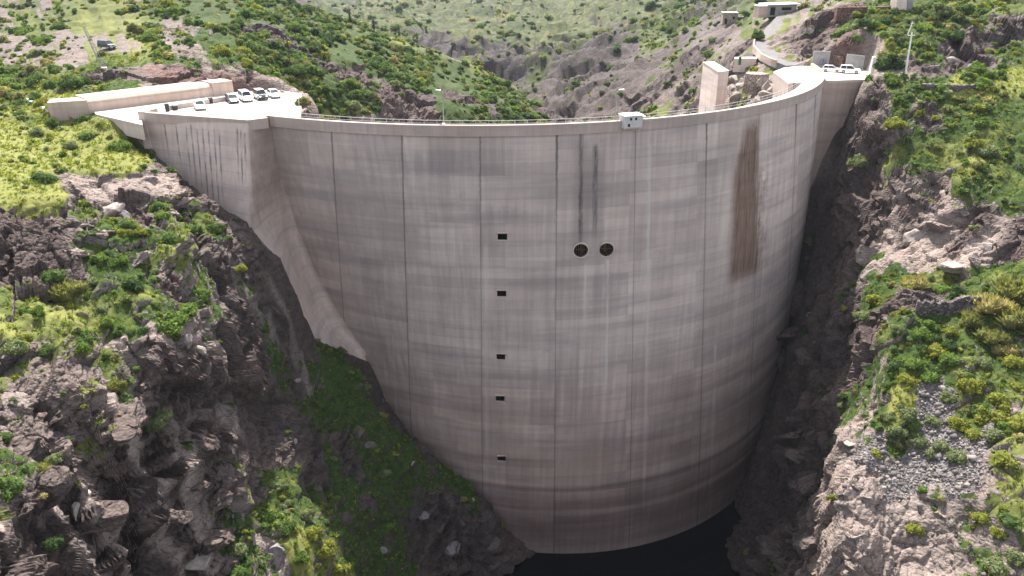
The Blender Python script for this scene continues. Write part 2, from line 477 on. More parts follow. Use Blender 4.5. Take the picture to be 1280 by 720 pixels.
# class -> roughness, veg, yellow, gravel, pale, red, shrubs, grass tufts
CLS = {'r': (1.0, .10, .05, .0, .0, .15, .25, .1), 't': (.55, .05, .10, .1, .9, .25, .12, .1), 'g': (.45, .84, .34, .0, .55, .0, 1.0, .7),
       'q': (.65, .52, .50, .0, .30, .1, .8, .4), 'W': (.35, 1.0, .12, .0, .1, .0, 2.6, .3), 'G': (.42, 1.25, -.4, .0, .1, .0, .55, .9), 'y': (.15, .98, .95, .0, .3, .0, .35, 1.0), 's': (.12, .05, .1, 1., .5, .1, .15, .1),  # G: grass colour darkened to deepen the dam's shade
       'd': (.45, .56, .50, .1, .65, .1, .75, .5), 'f': (.0, .0, .0, .6, .8, .0, .0, .0), 'k': (.9, .05, .0, .0, .1, 1., .2, .1),
       'p': (.2, .32, .45, .30, .45, .1, .45, .1), 'F': (.5, .72, .22, .0, .2, .0, 1.0, .0), 'D': (.5, .66, .40, .0, .3, .1, .9, .0), 'R': (1.1, .36, .15, .0, .15, .1, .75, .0)}
KP = np.array([CLS[k] for k in KC])


def props_at(U, L):
    out = np.empty((len(U), KP.shape[1]), np.float32)
    for i in range(0, len(U), 40000):
        q = np.c_[U[i:i + 40000], L[i:i + 40000]]
        d2 = np.maximum((q ** 2).sum(1)[:, None] + (KU ** 2).sum(1)[None] - 2 * q @ KU.T, 0)
        w = 1.0 / (d2 + 0.00006) ** 2
        out[i:i + 40000] = (w @ KP) / w.sum(1)[:, None]
    return out


FOOTPX = ((328, 306, 115.8), (350, 322, 115.8), (366, 360, 116.2), (375, 392, 117.0), (381, 420, 118.4), (420, 436, 123.0))


def _foot():
    out = []
    for px, py in ((186, 187), (205, 203), (228, 222), (255, 244), (285, 264), (314, 280)):
        out.append(atY(px, py, 129.2 + (px - 186) / 128.0 * (117.2 - 129.2)))
    for q in FOOTPX:
        out.append(atY(*q))
    out.append(arch_hit(458, 452))
    return out


FOOTLINE = _foot()
FLATS = []
FOOT = [(-63, 129), (-43, 122.5), (-40, 115), (-38, 115), (-35.5, 117), (-33, 119.5), (-29, 123)]


def inside_soft(x, y, poly, edge):
    """1 inside the polygon, falling to 0 at `edge` metres outside"""
    poly = np.array([(p[0], p[1]) for p in poly])
    best = np.full(len(x), 1e9); ins = np.zeros(len(x), bool)
    for a, b in zip(poly, np.roll(poly, -1, 0)):
        dx, dy = b - a
        t = np.clip(((x - a[0]) * dx + (y - a[1]) * dy) / (dx * dx + dy * dy), 0, 1)
        best = np.minimum(best, np.hypot(x - a[0] - t * dx, y - a[1] - t * dy))
        cr = ((a[1] > y) != (b[1] > y)) & (x < dx * (y - a[1]) / (dy if abs(dy) > 1e-9 else 1e-9) + a[0])
        ins ^= cr
    return np.where(ins, 1.0, np.clip(1 - best / edge, 0, 1))


LZ = -1.2
LOT = [atZ(121, 143, LZ), atZ(178, 156, LZ), atZ(176, 141, LZ), atZ(309, 152, LZ), atZ(334, 149.5, LZ), atZ(376, 146, LZ), atZ(377, 117, LZ), atZ(342, 112, LZ), atZ(292, 115.5, LZ), atZ(117, 139.6, LZ)]
YARD = [atZ(967, 89.5, LZ), atZ(985, 103.5, LZ), atZ(1002, 103, LZ), atZ(1022, 99.5, LZ), atZ(1036, 100.8, LZ), atZ(1090, 99, LZ), atZ(1092, 92.5, LZ), atZ(1078, 86.8, LZ), atZ(1034, 83.3, LZ), atZ(1000, 82.5, LZ), atZ(980, 84.5, LZ)]
FLATS += [(LOT, LZ - .45, 5.0), (YARD, LZ - .45, 3.0)]
BACK = [(-22, 122), (0, 119.5), (20, 124), (45, 138), (60, 156), (68, 172), (62, 182), (40, 165), (10, 150), (-25, 152), (-36, 142)]
FLATS.append((BACK, -4.0, 8.0))


def make_terrain():
    us = np.concatenate([np.linspace(-1.7, -1.0, 40)[:-1], np.linspace(-1.0, 1.0, 1150), np.linspace(1.0, 1.7, 40)[1:]])
    ls = np.concatenate([np.arange(math.log(27), math.log(38), .012), np.arange(math.log(38), math.log(135), .0019), np.arange(math.log(135), math.log(215), .003),
                         np.arange(math.log(215), math.log(520), .005), np.arange(math.log(520), math.log(3600), .014)])
    nu, nl = len(us), len(ls)
    U, L = np.meshgrid(us, ls)          # rows: distance
    Uf, Lf = U.ravel(), L.ravel()
    Y = np.exp(Lf)
    m = np.minimum(slope_at(Uf, Lf), .028)
    P = np.c_[Uf * Y, Y, CAM_H + m * Y]
    # ragged class borders
    jit = np.c_[fbm(P / 9.0 / np.maximum(1, Y / 150)[:, None], 3, 50), fbm(P / 9.0 / np.maximum(1, Y / 150)[:, None], 3, 60)]
    pr = props_at(Uf + .035 * jit[:, 0], Lf + .045 * jit[:, 1])
    rough = pr[:, 0]
    # normals of the smooth base
    G = P.reshape(nl, nu, 3)
    du = np.gradient(G, axis=1); dl = np.gradient(G, axis=0)
    N = np.cross(du, dl).reshape(-1, 3); N /= np.linalg.norm(N, axis=1)[:, None] + 1e-9
    steep0 = 1 - N[:, 2]
    # tilted strata frame
    T = np.array(Matrix.Rotation(R(24), 3, 'Y') @ Matrix.Rotation(R(-14), 3, 'X'))
    Q = P @ T.T
    far = np.clip((Y - 180) / 250, 0, 1)
    warp = np.c_[vnoise(Q / 5.0, 3), vnoise(Q / 5.0, 4), vnoise(Q / 5.0, 5)]
    Qw = Q + .55 * warp
    v1, e1 = facets(Qw * np.array([.105, .125, .19]), 21)
    v2, e2 = facets((Q + .2 * warp) * np.array([.36, .40, .66]), 31)
    v3, e3 = facets(Q * np.array([1.15, 1.2, 2.0]), 36)
    big = fbm(Q / np.array([22., 22., 15.]), 3, 40, .5)
    med = fbm(Q / np.array([3.2, 3.2, 2.0]), 4, 45, .55)
    bq = Q[:, 2] / 1.9 + .55 * vnoise(Q / 7.0, 47); bed = bq - np.floor(bq)
    bq2 = Q[:, 2] / .62 + .8 * vnoise(Q / 3.0, 48); bed2 = bq2 - np.floor(bq2)
    spc = np.linalg.norm(dl, axis=2).ravel()
    k1, k2 = np.clip(.30 / spc, 0, 1), np.clip(.75 / spc, 0, 1)
    rk = .6 * k2 * (np.clip(bed, 0, .86) / .86 - .5) * (.4 + .6 * (vnoise(Q / 9.0, 49) > -.1)) + .16 * k1 * bed2 + 1.7 * big + 2.7 * v1 - .5 * np.exp(-e1 * 12) + k2 * (1.0 * v2 - .3 * np.exp(-e2 * 10)) + k1 * (.22 * v3 + .2 * med)
    near_d = rk * np.clip(rough, 0, 1.1) ** 1.3
    S = P / np.array([42., 42., 26.])
    fd = (9.0 * fbm(S, 5, 70, .55, True) + 6.5 * (facets(S * 2.2 + .4 * jit[:, :1], 80)[0])) * np.clip(rough, .0, 1.1)
    soft = .35 * fbm(P / 2.6, 3, 90) * (rough > .03)
    # keep the ground quiet where it meets the built things
    d = near_d * (1 - far) + fd * far * np.clip(Y / 420, .5, 2.0) + soft
    flat = np.clip((rough - .06) / .2, 0, 1)
    # the rock is trimmed where the dam was keyed into it
    s_ = np.clip(-P[:, 2] / 90.0, 0, 1.2)
    gap = np.abs(np.hypot(P[:, 0] - (-6 + 17 * s_), P[:, 1] - (198 - 20 * s_)) - (79 - 23.5 * s_))
    foot = np.full(len(P), 99.0)
    for a_, b_ in zip(FOOT[:-1], FOOT[1:]):
        dx, dy = b_[0] - a_[0], b_[1] - a_[1]
        t_ = np.clip(((P[:, 0] - a_[0]) * dx + (P[:, 1] - a_[1]) * dy) / (dx * dx + dy * dy), 0, 1)
        foot = np.minimum(foot, np.hypot(P[:, 0] - a_[0] - t_ * dx, P[:, 1] - a_[1] - t_ * dy))
    gap = np.minimum(gap, foot)
    trim = np.where(P[:, 1] < 190, np.clip((gap - .5) / 9.0, .30, 1), 1)
    d = (d - .7 * (1 - far) * np.clip(rough, 0, 1)) * flat * trim
    D = P + N * d[:, None]
    # terraced fields on the far slopes
    th_ = 5.5 + 2.5 * vnoise(P / 160.0, 140)
    fr_ = D[:, 2] / th_ + .6 * vnoise(P / 60.0, 141); fl_ = np.floor(fr_); fr2 = fr_ - fl_
    ter = (np.clip((fr2 - .62) / .38, 0, 1) - fr2) * th_
    D[:, 2] += ter * .8 * np.clip((Y - 380) / 200, 0, 1) * np.clip(1.2 - rough, 0, 1)
    # the ground comes up to the foot of the wing along one clean line
    best = np.full(len(P), 1e9); cz = np.zeros(len(P))
    for a_, b_ in zip(FOOTLINE[:-1], FOOTLINE[1:]):
        dx, dy = b_[0] - a_[0], b_[1] - a_[1]
        t_ = np.clip(((D[:, 0] - a_[0]) * dx + (D[:, 1] - a_[1]) * dy) / (dx * dx + dy * dy), 0, 1)
        dd = np.hypot(D[:, 0] - a_[0] - t_ * dx, D[:, 1] - a_[1] - t_ * dy)
        cz = np.where(dd < best, a_[2] + t_ * (b_[2] - a_[2]), cz); best = np.minimum(best, dd)
    inn = inside_soft(D[:, 0], D[:, 1], [(q[0], q[1]) for q in FOOTLINE] + [(-24, 132), (-60, 140)], .01) > .5
    kf = np.clip(1 - best / 3.2, 0, 1); kf = kf * kf * (3 - 2 * kf)
    D[:, 2] = np.where(inn, np.minimum(D[:, 2], cz - .5 - .4 * best), D[:, 2] + (cz + .15 - D[:, 2]) * kf)
    for poly, zt, edge in FLATS:
        q = inside_soft(D[:, 0], D[:, 1], poly, edge)
        D[:, 2] = np.where(q > 0, np.minimum(D[:, 2], zt + (1 - q) * 7.0), D[:, 2])
    # ----- second normals for masks
    G2 = D.reshape(nl, nu, 3)
    N2 = np.cross(np.gradient(G2, axis=1), np.gradient(G2, axis=0)).reshape(-1, 3)
    N2 /= np.linalg.norm(N2, axis=1)[:, None] + 1e-9
    steep = 1 - np.clip(N2[:, 2], 0, 1)
    sc = np.maximum(1, Y / 160)[:, None]
    n1 = fbm(D / 4.5 / sc, 4, 100); n2 = fbm(D / 11.0 / sc, 3, 110); n3 = fbm(D / 1.1 / sc, 3, 115)
    veg = pr[:, 1] + .42 * n1 + .25 * n2 + .25 * n3 - 1.6 * np.clip(steep - .40, 0, 1)
    veg = np.clip((veg - .38) / .28, 0, 1)
    yel = np.clip((pr[:, 2] + .5 * n2 + .25 * n1 - .35) / .4, 0, 1)
    gra = np.clip((pr[:, 3] + .3 * n1 - .35) / .3, 0, 1)
    pale = np.clip(pr[:, 4] + .3 * n2, 0, 1)
    red = np.clip(pr[:, 5] + .25 * n2, 0, 1)
    idx = np.arange(nl * nu, dtype=np.int32).reshape(nl, nu)
    F = np.stack([idx[:-1, :-1], idx[:-1, 1:], idx[1:, 1:], idx[1:, :-1]], -1).reshape(-1, 4)
    me = np_mesh('ground', D, F)
    me.polygons.foreach_set('use_smooth', np.ascontiguousarray((pr[F[:, 0], 0] < .62) | (Y[F[:, 0]] > 300)))
    color_attr(me, 'cover', np.c_[veg, yel, gra])
    color_attr(me, 'stone', np.c_[pale, red, far])
    # running horizon per column: what the photo's viewpoint sees
    mm = ((D[:, 2] - CAM_H) / np.maximum(D[:, 1], 1)).reshape(nl, nu)
    run = np.maximum.accumulate(mm, axis=0)
    vis = (mm >= run - .004).ravel()
    area = np.linalg.norm(np.cross(np.gradient(G, axis=1).reshape(-1, 3), np.gradient(G, axis=0).reshape(-1, 3)), axis=1)
    return me, dict(D=D, N=N2, veg=veg, yel=yel, gra=gra, pr=pr, Y=Y, vis=vis, area=area, steep=steep, U=Uf, us=us, ls=ls)


def ground_material():
    n = NT('earth_rock_and_grass', .95, .12)
    p = n.pos()
    cov = n.sep(n.attr('cover', 'Vector')); st = n.sep(n.attr('stone', 'Vector'))
    veg, yel, gra = cov[0], cov[1], cov[2]
    pale, red, far = st[0], st[1], st[2]
    k_big = n.noise(p, .16, 5, .6); k_med = n.noise(p, .9, 6, .65); k_fin = n.noise(p, 4.5, 6, .7)
    cell = n.vor(n.scale(p, (.8, .8, 1.5)), 1.0, 'F1', 1)
    cellv = n.sep(cell)[0]
    # rock
    rc = n.mix(n.lin(k_med, .3, .7), (.046, .035, .033), (.122, .096, .087))
    rc = n.mix(n.mul(n.lin(k_big, .45, .65), .6), rc, (.095, .082, .085))
    rc = n.mix(n.mul(pale, .75), rc, n.mix(n.lin(k_fin, .3, .7), (.30, .25, .225), (.50, .43, .385)))
    rc = n.mix(n.mul(red, .6), rc, n.mix(n.lin(k_med, .3, .7), (.13, .07, .06), (.24, .135, .11)))
    rc = n.mix(n.mul(far, .9), rc, n.mix(n.lin(k_med, .35, .65), (.030, .026, .029), (.085, .072, .072)))
    rc = n.mix(.35, rc, n.mix(cellv, (.04, .03, .03), (.42, .36, .34)), 'OVERLAY')
    crk = n.vor(n.node('ShaderNodeVectorMath', {0: n.scale(p, (.5, .5, .85)), 1: n.scale(n.node('ShaderNodeTexNoise', {'Vector': p, 'Scale': .9, 'Detail': 4.0}).outputs[1], (.5, .5, .5))}, operation='ADD').outputs[0], 1.0, 'DISTANCE_TO_EDGE')
    rc = n.mix(n.mul(n.step(crk, .045, .0), .65), rc, (.025, .02, .02))
    rc = n.mix(n.mul(n.step(k_fin, .58, .72), .45), rc, (.30, .285, .24))       # lichen
    # gravel
    gc = n.vor(p, 2.6, 'F1', 1)
    gcol = n.mix(n.sep(gc)[0], (.09, .082, .086), (.22, .20, .20))
    base = n.mix(gra, rc, gcol)
    # grass
    g1 = n.mix(n.lin(k_med, .35, .68), (.014, .031, .007), (.055, .080, .019))
    g2 = n.mix(n.lin(k_med, .3, .7), (.110, .124, .034), (.205, .200, .062))
    gg = n.mix(yel, g1, g2)
    gg = n.mix(n.step(k_fin, .56, .75), gg, n.mix(yel, (.075, .085, .035), (.19, .165, .075)))
    gg = n.mix(n.mul(far, .9), gg, n.mix(n.lin(n.noise(p, .20, 7, .68), .43, .57), n.mix(n.lin(k_big, .4, .6), (.020, .030, .013), (.038, .047, .018)), n.mix(n.lin(n.noise(p, .028, 5, .6), .42, .58), (.060, .070, .028), (.098, .092, .044))))
    vf = n.step(n.add(veg, n.mul(n.sub(k_fin, .5), .7)), .3, .7)
    base = n.mix(vf, base, gg)
    rg = n.node('ShaderNodeTexNoise', {'Vector': n.scale(p, (1.0, 1.0, 1.6)), 'Scale': .55, 'Detail': 7.0, 'Roughness': .6, 'Lacunarity': 2.1, 'Offset': .9, 'Gain': 1.6}, noise_type='RIDGED_MULTIFRACTAL').outputs[0]
    h = n.add(n.mul(rg, n.mul(n.sub(1.0, vf), .13)), n.add(n.mul(k_fin, .22), n.mul(n.vor(n.scale(p, (.9, .9, 1.8)), 1.3, 'DISTANCE_TO_EDGE'), n.mul(n.sub(1.0, vf), .5))))
    n.bump(h, .95, .55)
    return n.color(base)


GM = ground_material()
TM, TD = make_terrain()
terrain = link('ground', TM, GM)
terrain['kind'] = 'structure'

_nl, _nu = len(TD['ls']), len(TD['us'])
_Dg = TD['D'].reshape(_nl, _nu, 3)
_mm = (_Dg[:, :, 2] - CAM_H) / _Dg[:, :, 1]
_um = _Dg[:, :, 0] / _Dg[:, :, 1]


def hit_ground(px, py, ymin=0.0):
    """first point of the built ground along the line of sight of a pixel"""
    u, m = ray(px, py)
    iu = int(np.clip(np.searchsorted(TD['us'], u), 1, _nu - 1))
    j0 = int(np.searchsorted(TD['ls'], math.log(max(ymin, 27.5))))
    col = _mm[j0:, iu]
    k = np.argmax(col >= m)
    q = _Dg[j0 + k, iu]
    return Vector((float(q[0]), float(q[1]), float(q[2])))


def tz(x, y):
    iu = int(np.clip(np.searchsorted(TD['us'], x / y), 1, _nu - 1))
    j = int(np.clip(np.searchsorted(TD['ls'], math.log(y)), 1, _nl - 1))
    return float(_Dg[j, iu, 2])
# ------------------------------------------------------------------ dam
HAZE = .00005
EXPOSURE = 1.52
LZ = -1.2                                   # level of the crest road and of the yards


def concrete_base(n, p):
    """weathered board-marked concrete: returns a colour"""
    s = n.sep(p)
    x, z = s[0], s[2]
    a = n.noise(p, .055, 4, .6); b = n.noise(p, .5, 6, .65); f = n.noise(p, 3.5, 5, .7)
    streak = n.noise(n.comb(n.mul(x, 1.1), n.mul(s[1], 1.1), n.mul(z, .045)), 1.0, 6, .62)
    fstreak = n.noise(n.comb(n.mul(x, 4.0), n.mul(s[1], 4.0), n.mul(z, .12)), 1.0, 4, .6)
    hband = n.noise(n.comb(n.mul(x, .04), n.mul(s[1], .04), n.mul(z, .42)), 1.0, 5, .6)
    c = n.mix(n.lin(streak, .28, .72), (.428, .350, .318), (.608, .520, .480))
    c = n.mix(n.mul(n.lin(a, .40, .66), .60), c, (.37, .305, .268))
    c = n.mix(n.mul(n.lin(hband, .45, .68), .60), c, (.285, .250, .248))
    c = n.mix(n.mul(n.step(fstreak, .58, .82), .20), c, (.60, .555, .53))
    c = n.mix(n.mul(n.step(b, .55, .8), .35), c, (.24, .21, .20))
    return c, x, z, b, f, streak, fstreak


def simple_concrete(name, tint=(1, 1, 1), k=1.0):
    n = NT(name, .92, .15)
    c, x, z, b, f, st, fs = concrete_base(n, n.obj())
    n.bump(n.add(n.mul(b, .4), n.mul(f, .15)), .5, .08)
    return n.color(n.mix(1.0, c, tuple(t * k for t in tint), 'MULTIPLY'))


def dam_material():
    n = NT('dam_concrete', .93, .12)
    p = n.obj()
    c, x, z, b, f, streak, fst = concrete_base(n, p)
    U = n.math('DIVIDE', x, n.add(1.0, n.mul(z, -.0026)))
    wob = n.add(n.mul(n.sub(n.noise(p, .6, 4, .6), .5), .35), n.mul(n.sub(n.noise(p, 2.4, 3, .6), .5), .22))
    Uw = n.add(U, wob)
    brk = n.noise(n.comb(n.mul(x, .8), 0.0, n.mul(z, .09)), 1.0, 5, .65)
    # pours: every lift between two joints has its own tone
    cell = n.node('ShaderNodeTexWhiteNoise', {'Vector': n.comb(n.math('FLOOR', n.math('DIVIDE', n.add(U, 29.3), 12.1)), n.math('FLOOR', n.math('DIVIDE', z, 2.05)), 0.0)}, noise_dimensions='3D').outputs[0]
    cell2 = n.node('ShaderNodeTexWhiteNoise', {'Vector': n.comb(n.math('FLOOR', n.math('DIVIDE', n.add(U, 29.3), 4.03)), n.math('FLOOR', n.math('DIVIDE', z, 8.2)), 3.0)}, noise_dimensions='3D').outputs[0]
    c = n.mix(1.0, c, n.mix(n.add(n.mul(cell, .55), n.mul(cell2, .45)), (.80, .785, .785), (1.14, 1.12, 1.10)), 'MULTIPLY')
    # lift lines
    lz = n.math('ABSOLUTE', n.sub(n.math('FRACT', n.math('DIVIDE', n.add(z, n.mul(wob, .25)), 2.05)), .5))
    c = n.mix(n.mul(n.step(lz, .455, .5), n.lin(brk, .38, .66, .0, .38)), c, (.18, .15, .15))
    lx = n.math('ABSOLUTE', n.sub(n.math('FRACT', n.math('DIVIDE', n.add(U, n.mul(wob, .3)), 2.02)), .5))
    c = n.mix(n.mul(n.step(lx, .46, .5), n.lin(b, .42, .64, .0, .15)), c, (.2, .17, .17))
    # pale runs of lime
    for u0, z0, z1, w_, k in ((22.5, -4, -80, .5, .55), (-4.2, -20, -78, .55, .45), (11.9, -24.0, -34, .35, .8), (15.6, -23.6, -50, .3, .9), (35.5, -45, -90, .5, .5), (46, -3, -40, .25, .5), (-20, -40, -62, .3, .4), (40.6, -5, -30, .18, .5)):
        q = n.mul(n.bell(Uw, u0, w_), n.mul(n.step(z, z0 + .5, z0 - 1.0), n.step(z, z1 - 8, z1 + 8)))
        c = n.mix(n.mul(q, n.mul(n.lin(brk, .3, .6), k)), c, (.60, .565, .54))
    # upper dark patches of old water
    for u0, z0, wu, wz, k in ((-10, -6.5, 13, 3.2, .5), (-2, -15, 6, 2.6, .6), (-6, -4.5, 11, 1.2, .35), (9, -50, 8, 12, .35), (28, -62, 22, 4, .25), (15, -29, 5, 5, .4), (-20, -47, 8, 6, .35)):
        q = n.mul(n.bell(n.add(U, n.mul(wob, 8.0)), u0, wu), n.bell(n.add(z, n.mul(wob, 4.0)), z0, wz))
        c = n.mix(n.mul(q, n.lin(streak, .25, .65, k * 1.15, k * .3)), c, (.215, .185, .185))
    # joints between the blocks: dark weeping near the crest, thin below
    for u0, depth, w_, k in ((-29.1, 22, .26, .75), (-17.4, 46, .22, .8), (-5.0, 30, .30, .55), (7.1, 18, .34, .9), (20, 20, .2, .35), (32.9, 14, .30, .9), (54.0, 9, .45, .9), (61.4, 12, .7, .6), (44, 10, .2, .3)):
        q = n.mul(n.bell(n.add(Uw, 0), u0, w_), n.lin(z, -1.5 - depth, -1.5, .25, 1.0))
        c = n.mix(n.mul(q, n.lin(brk, .25, .6, k * .45, k)), c, (.085, .075, .078))
        q2 = n.mul(n.bell(n.add(U, n.mul(wob, .15)), u0, .10), .55)
        c = n.mix(q2, c, (.12, .105, .105))
    # two black seeps above the outlets
    for u0, z0, z1, w_ in ((11.0, -1.2, -20.5, .52), (13.35, -3.4, -17.5, .66)):
        q = n.mul(n.bell(Uw, u0, w_), n.mul(n.step(z, z0 + .2, z0 - .8), n.step(z, z1 - 5, z1 + 3)))
        c = n.mix(n.mul(q, n.mul(n.lin(brk, .30, .58, .35, .95), n.lin(n.noise(n.comb(n.mul(x, 2.6), 0.0, n.mul(z, .22)), 1.0, 5, .7), .36, .56, .15, 1.0))), c, (.05, .043, .047))
        q = n.mul(n.bell(Uw, u0, w_ * 4.0), n.mul(n.step(z, z0, z0 - 3), n.step(z, z1 - 4, z1 + 4)))
        c = n.mix(n.mul(q, .38), c, (.10, .085, .09))
    # brown rust fan on the right
    zc = n.math('MINIMUM', n.mul(z, -1.0), 34.0)
    Ud = n.add(U, n.add(n.mul(wob, 1.6), n.mul(n.sub(streak, .5), 3.0)))
    lft = n.sub(40.9, n.add(n.mul(n.step(zc, 2.0, 14.0), 2.3), n.mul(n.step(zc, 12.0, 34.0), .7)))
    rgt = n.add(43.7, n.mul(zc, .03))
    q = n.mul(n.step(n.sub(Ud, lft), -1.0, 1.0), n.step(n.sub(rgt, Ud), -.8, .9))
    q = n.mul(q, n.mul(n.step(n.add(z, n.mul(wob, 5.0)), -1.0, -5.0), n.step(n.add(z, n.add(n.mul(wob, 2.0), n.mul(n.sub(fst, .5), 5.0))), -35.0, -31.0)))
    c = n.mix(n.mul(q, n.lin(fst, .3, .7, .95, .6)), c, n.mix(n.lin(streak, .3, .7), (.072, .034, .018), (.155, .080, .044)))
    off2 = n.math('ABSOLUTE', n.sub(U, 44.6))
    q = n.mul(n.step(off2, 3.0, 1.0), n.mul(n.step(z, -8, -14), n.step(z, -34, -28)))
    c = n.mix(n.mul(q, n.lin(b, .35, .65, .0, .65)), c, (.15, .10, .075))
    # levels of the old reservoir: bands near the foot
    zz = n.add(z, n.mul(n.sub(n.noise(n.comb(n.mul(x, .05), 0.0, n.mul(z, .4)), 1.0, 4, .6), .5), 1.6))
    ramp = n.node('ShaderNodeValToRGB', {0: n.lin(zz, -94, -44)})
    cr = ramp.color_ramp
    stops = [(0, (.27, .25, .26)), (.05, (.33, .29, .29)), (.075, (.60, .54, .54)), (.11, (.46, .385, .39)), (.17, (.40, .315, .32)), (.22, (.29, .22, .225)), (.27, (.40, .30, .305)), (.30, (.62, .56, .55)),
             (.315, (.40, .30, .305)), (.36, (.52, .43, .435)), (.395, (.72, .66, .65)), (.42, (.42, .34, .34)), (.44, (1.0, .93, .89)), (.50, (.86, .77, .74)), (.56, (.76, .675, .66)), (.60, (.94, .85, .81)),
             (.66, (.84, .79, .80)), (.72, (1.0, .94, .91)), (.78, (.84, .76, .75)), (.86, (1.0, .95, .92)), (1, (1, 1, 1))]
    while len(cr.elements) < len(stops): cr.elements.new(.5)
    for e_, (q_, k_) in zip(cr.elements, stops):
        e_.position = q_; e_.color = (*k_, 1)
    c = n.mix(.95, c, n.mix(.12, ramp.outputs[0], (1, 1, 1)), 'MULTIPLY')
    n.bump(n.add(n.mul(b, .35), n.add(n.mul(f, .12), n.mul(n.step(lz, .5, .46), .12))), .55, .10)
    return n.color(c)


DAM_M = dam_material()
WING_M = simple_concrete('wing_concrete', (1.08, 1.05, 1.02))
PALE_M = simple_concrete('pale_concrete', (1.25, 1.22, 1.17))
WARM_M = simple_concrete('warm_concrete', (.95, .87, .80))
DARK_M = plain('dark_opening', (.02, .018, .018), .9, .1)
RUST_M = plain('rusty_iron', (.10, .05, .03), .8, .3, .4, 2.0)
STEEL_M = plain('galvanised_steel', (.24, .245, .25), .5, .5, .1)
WHITE_M = plain('white_paint', (.78, .77, .74), .6, .3, .06)

dam = empty('arch_dam', (0, 0, 0), 0, 'tall weathered concrete arch dam across the gorge with brown stain and two round outlets', 'dam')


def on_arch(th, z, off=0.0):
    cx, cy, r = arch(z)
    return Vector((cx + (r + off) * math.sin(th), cy - (r + off) * math.cos(th), z))


def arch_wall():
    T0, T1, NT_, NZ = R(-39), R(86), 240, 84
    zs = np.linspace(LZ - .03, -99, NZ)
    V, Fc = [], []
    def add_sheet(off_fn):
        st = len(V)
        for z in zs:
            for i in range(NT_):
                V.append(tuple(on_arch(T0 + (T1 - T0) * i / (NT_ - 1), z, off_fn(z))))
        return st
    a = add_sheet(lambda z: 0.0)
    b = add_sheet(lambda z: -(4.0 + 7.0 * (-z / 99)))
    for j in range(NZ - 1):
        for i in range(NT_ - 1):
            q = a + j * NT_ + i
            Fc.append((q, q + NT_, q + NT_ + 1, q + 1))
            q = b + j * NT_ + i
            Fc.append((q, q + 1, q + NT_ + 1, q + NT_))
    for j in range(NZ - 1):
        for i in (0, NT_ - 1):
            q, k = a + j * NT_ + i, b + j * NT_ + i
            Fc.append((q, k, k + NT_, q + NT_) if i == 0 else (q, q + NT_, k + NT_, k))
    for i in range(NT_ - 1):
        q, k = a + i, b + i
        Fc.append((q, q + 1, k + 1, k))
        q, k = a + (NZ - 1) * NT_ + i, b + (NZ - 1) * NT_ + i
        Fc.append((q, k, k + 1, q + 1))
    me = np_mesh('arch_wall', np.array(V), np.array(Fc), False)
    ob = link('arch_wall', me, [DAM_M, DARK_M])
    # openings cut through the face
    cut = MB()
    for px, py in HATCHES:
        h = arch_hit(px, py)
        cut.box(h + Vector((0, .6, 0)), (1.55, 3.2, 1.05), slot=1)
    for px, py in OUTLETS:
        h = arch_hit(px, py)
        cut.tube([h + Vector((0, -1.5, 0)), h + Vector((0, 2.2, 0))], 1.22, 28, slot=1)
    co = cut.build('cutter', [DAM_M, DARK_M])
    md = ob.modifiers.new('cut', 'BOOLEAN'); md.operation = 'DIFFERENCE'; md.object = co; md.solver = 'EXACT'
    md.material_mode = 'INDEX'
    bpy.context.view_layer.update()
    dg = bpy.context.evaluated_depsgraph_get()
    new = bpy.data.meshes.new_from_object(ob.evaluated_get(dg))
    new.name = 'arch_wall'
    ob.modifiers.clear(); ob.data = new
    bpy.data.objects.remove(co)
    ob.parent = dam
    return ob


HATCHES = [(628, 296), (627, 367), (626, 446), (625, 498), (627, 573)]
OUTLETS = [(726, 313), (758, 312)]
arch_ob = arch_wall()


def sweep(name, mat, prof, t0, t1, n, parent, z0=0.0):
    """profile (offset outwards, z) swept along the crest"""
    bm = bmesh.new(); rings = []
    for i in range(n):
        th = t0 + (t1 - t0) * i / (n - 1)
        cx, cy, r = arch(0)
        rings.append([bm.verts.new((cx + (r + o) * math.sin(th), cy - (r + o) * math.cos(th), z)) for o, z in prof])
    k = len(prof)
    for a, b in zip(rings, rings[1:]):
        for i in range(k):
            bm.faces.new((a[i], a[(i + 1) % k], b[(i + 1) % k], b[i]))
    bm.faces.new(rings[0]); bm.faces.new(rings[-1][::-1])
    bmesh.ops.recalc_face_normals(bm, faces=bm.faces)
    me = bpy.data.meshes.new(name); bm.to_mesh(me); bm.free()
    return link(name, me, mat, parent)


TA, TB = R(-25.6), R(84)
PARA_M = simple_concrete('parapet_concrete', (.86, .82, .79))
sweep('parapet', PARA_M, [(.28, -1.75), (.28, -.06), (.22, 0.0), (-.38, 0.0), (-.42, -.06), (-.42, LZ + .03), (-.1, LZ + .03), (-.1, -1.6), (.05, -1.62)], TA, TB, 150, dam)
sweep('crest_road', PALE_M, [(-.43, LZ + .006), (-.43, LZ + .055), (-4.2, LZ + .055), (-4.2, LZ - .35), (-4.02, LZ - .35), (-4.02, LZ + .006)], TA, TB, 150, dam)
rail = sweep('railing', STEEL_M, [(-4.03, -.17), (-4.03, -.10), (-4.11, -.10), (-4.11, -.17)], TA, R(66), 120, dam)
sweep('rail_bar', STEEL_M, [(-4.05, -.64), (-4.05, -.59), (-4.10, -.59), (-4.10, -.64)], TA, R(66), 120, rail)
pm = MB(); pm.tube([(0, 0, LZ + .05), (0, 0, -.15)], .045, 6)
po = pm.build('post', STEEL_M, rail)
for i in range(0, 58):
    q = po if i == 0 else po.copy()
    if i: COL.objects.link(q); q.parent = rail
    th = TA + R(91.6) * i / 57
    q.location = (on_arch(th, 0, -4.07).x, on_arch(th, 0, -4.07).y, 0)

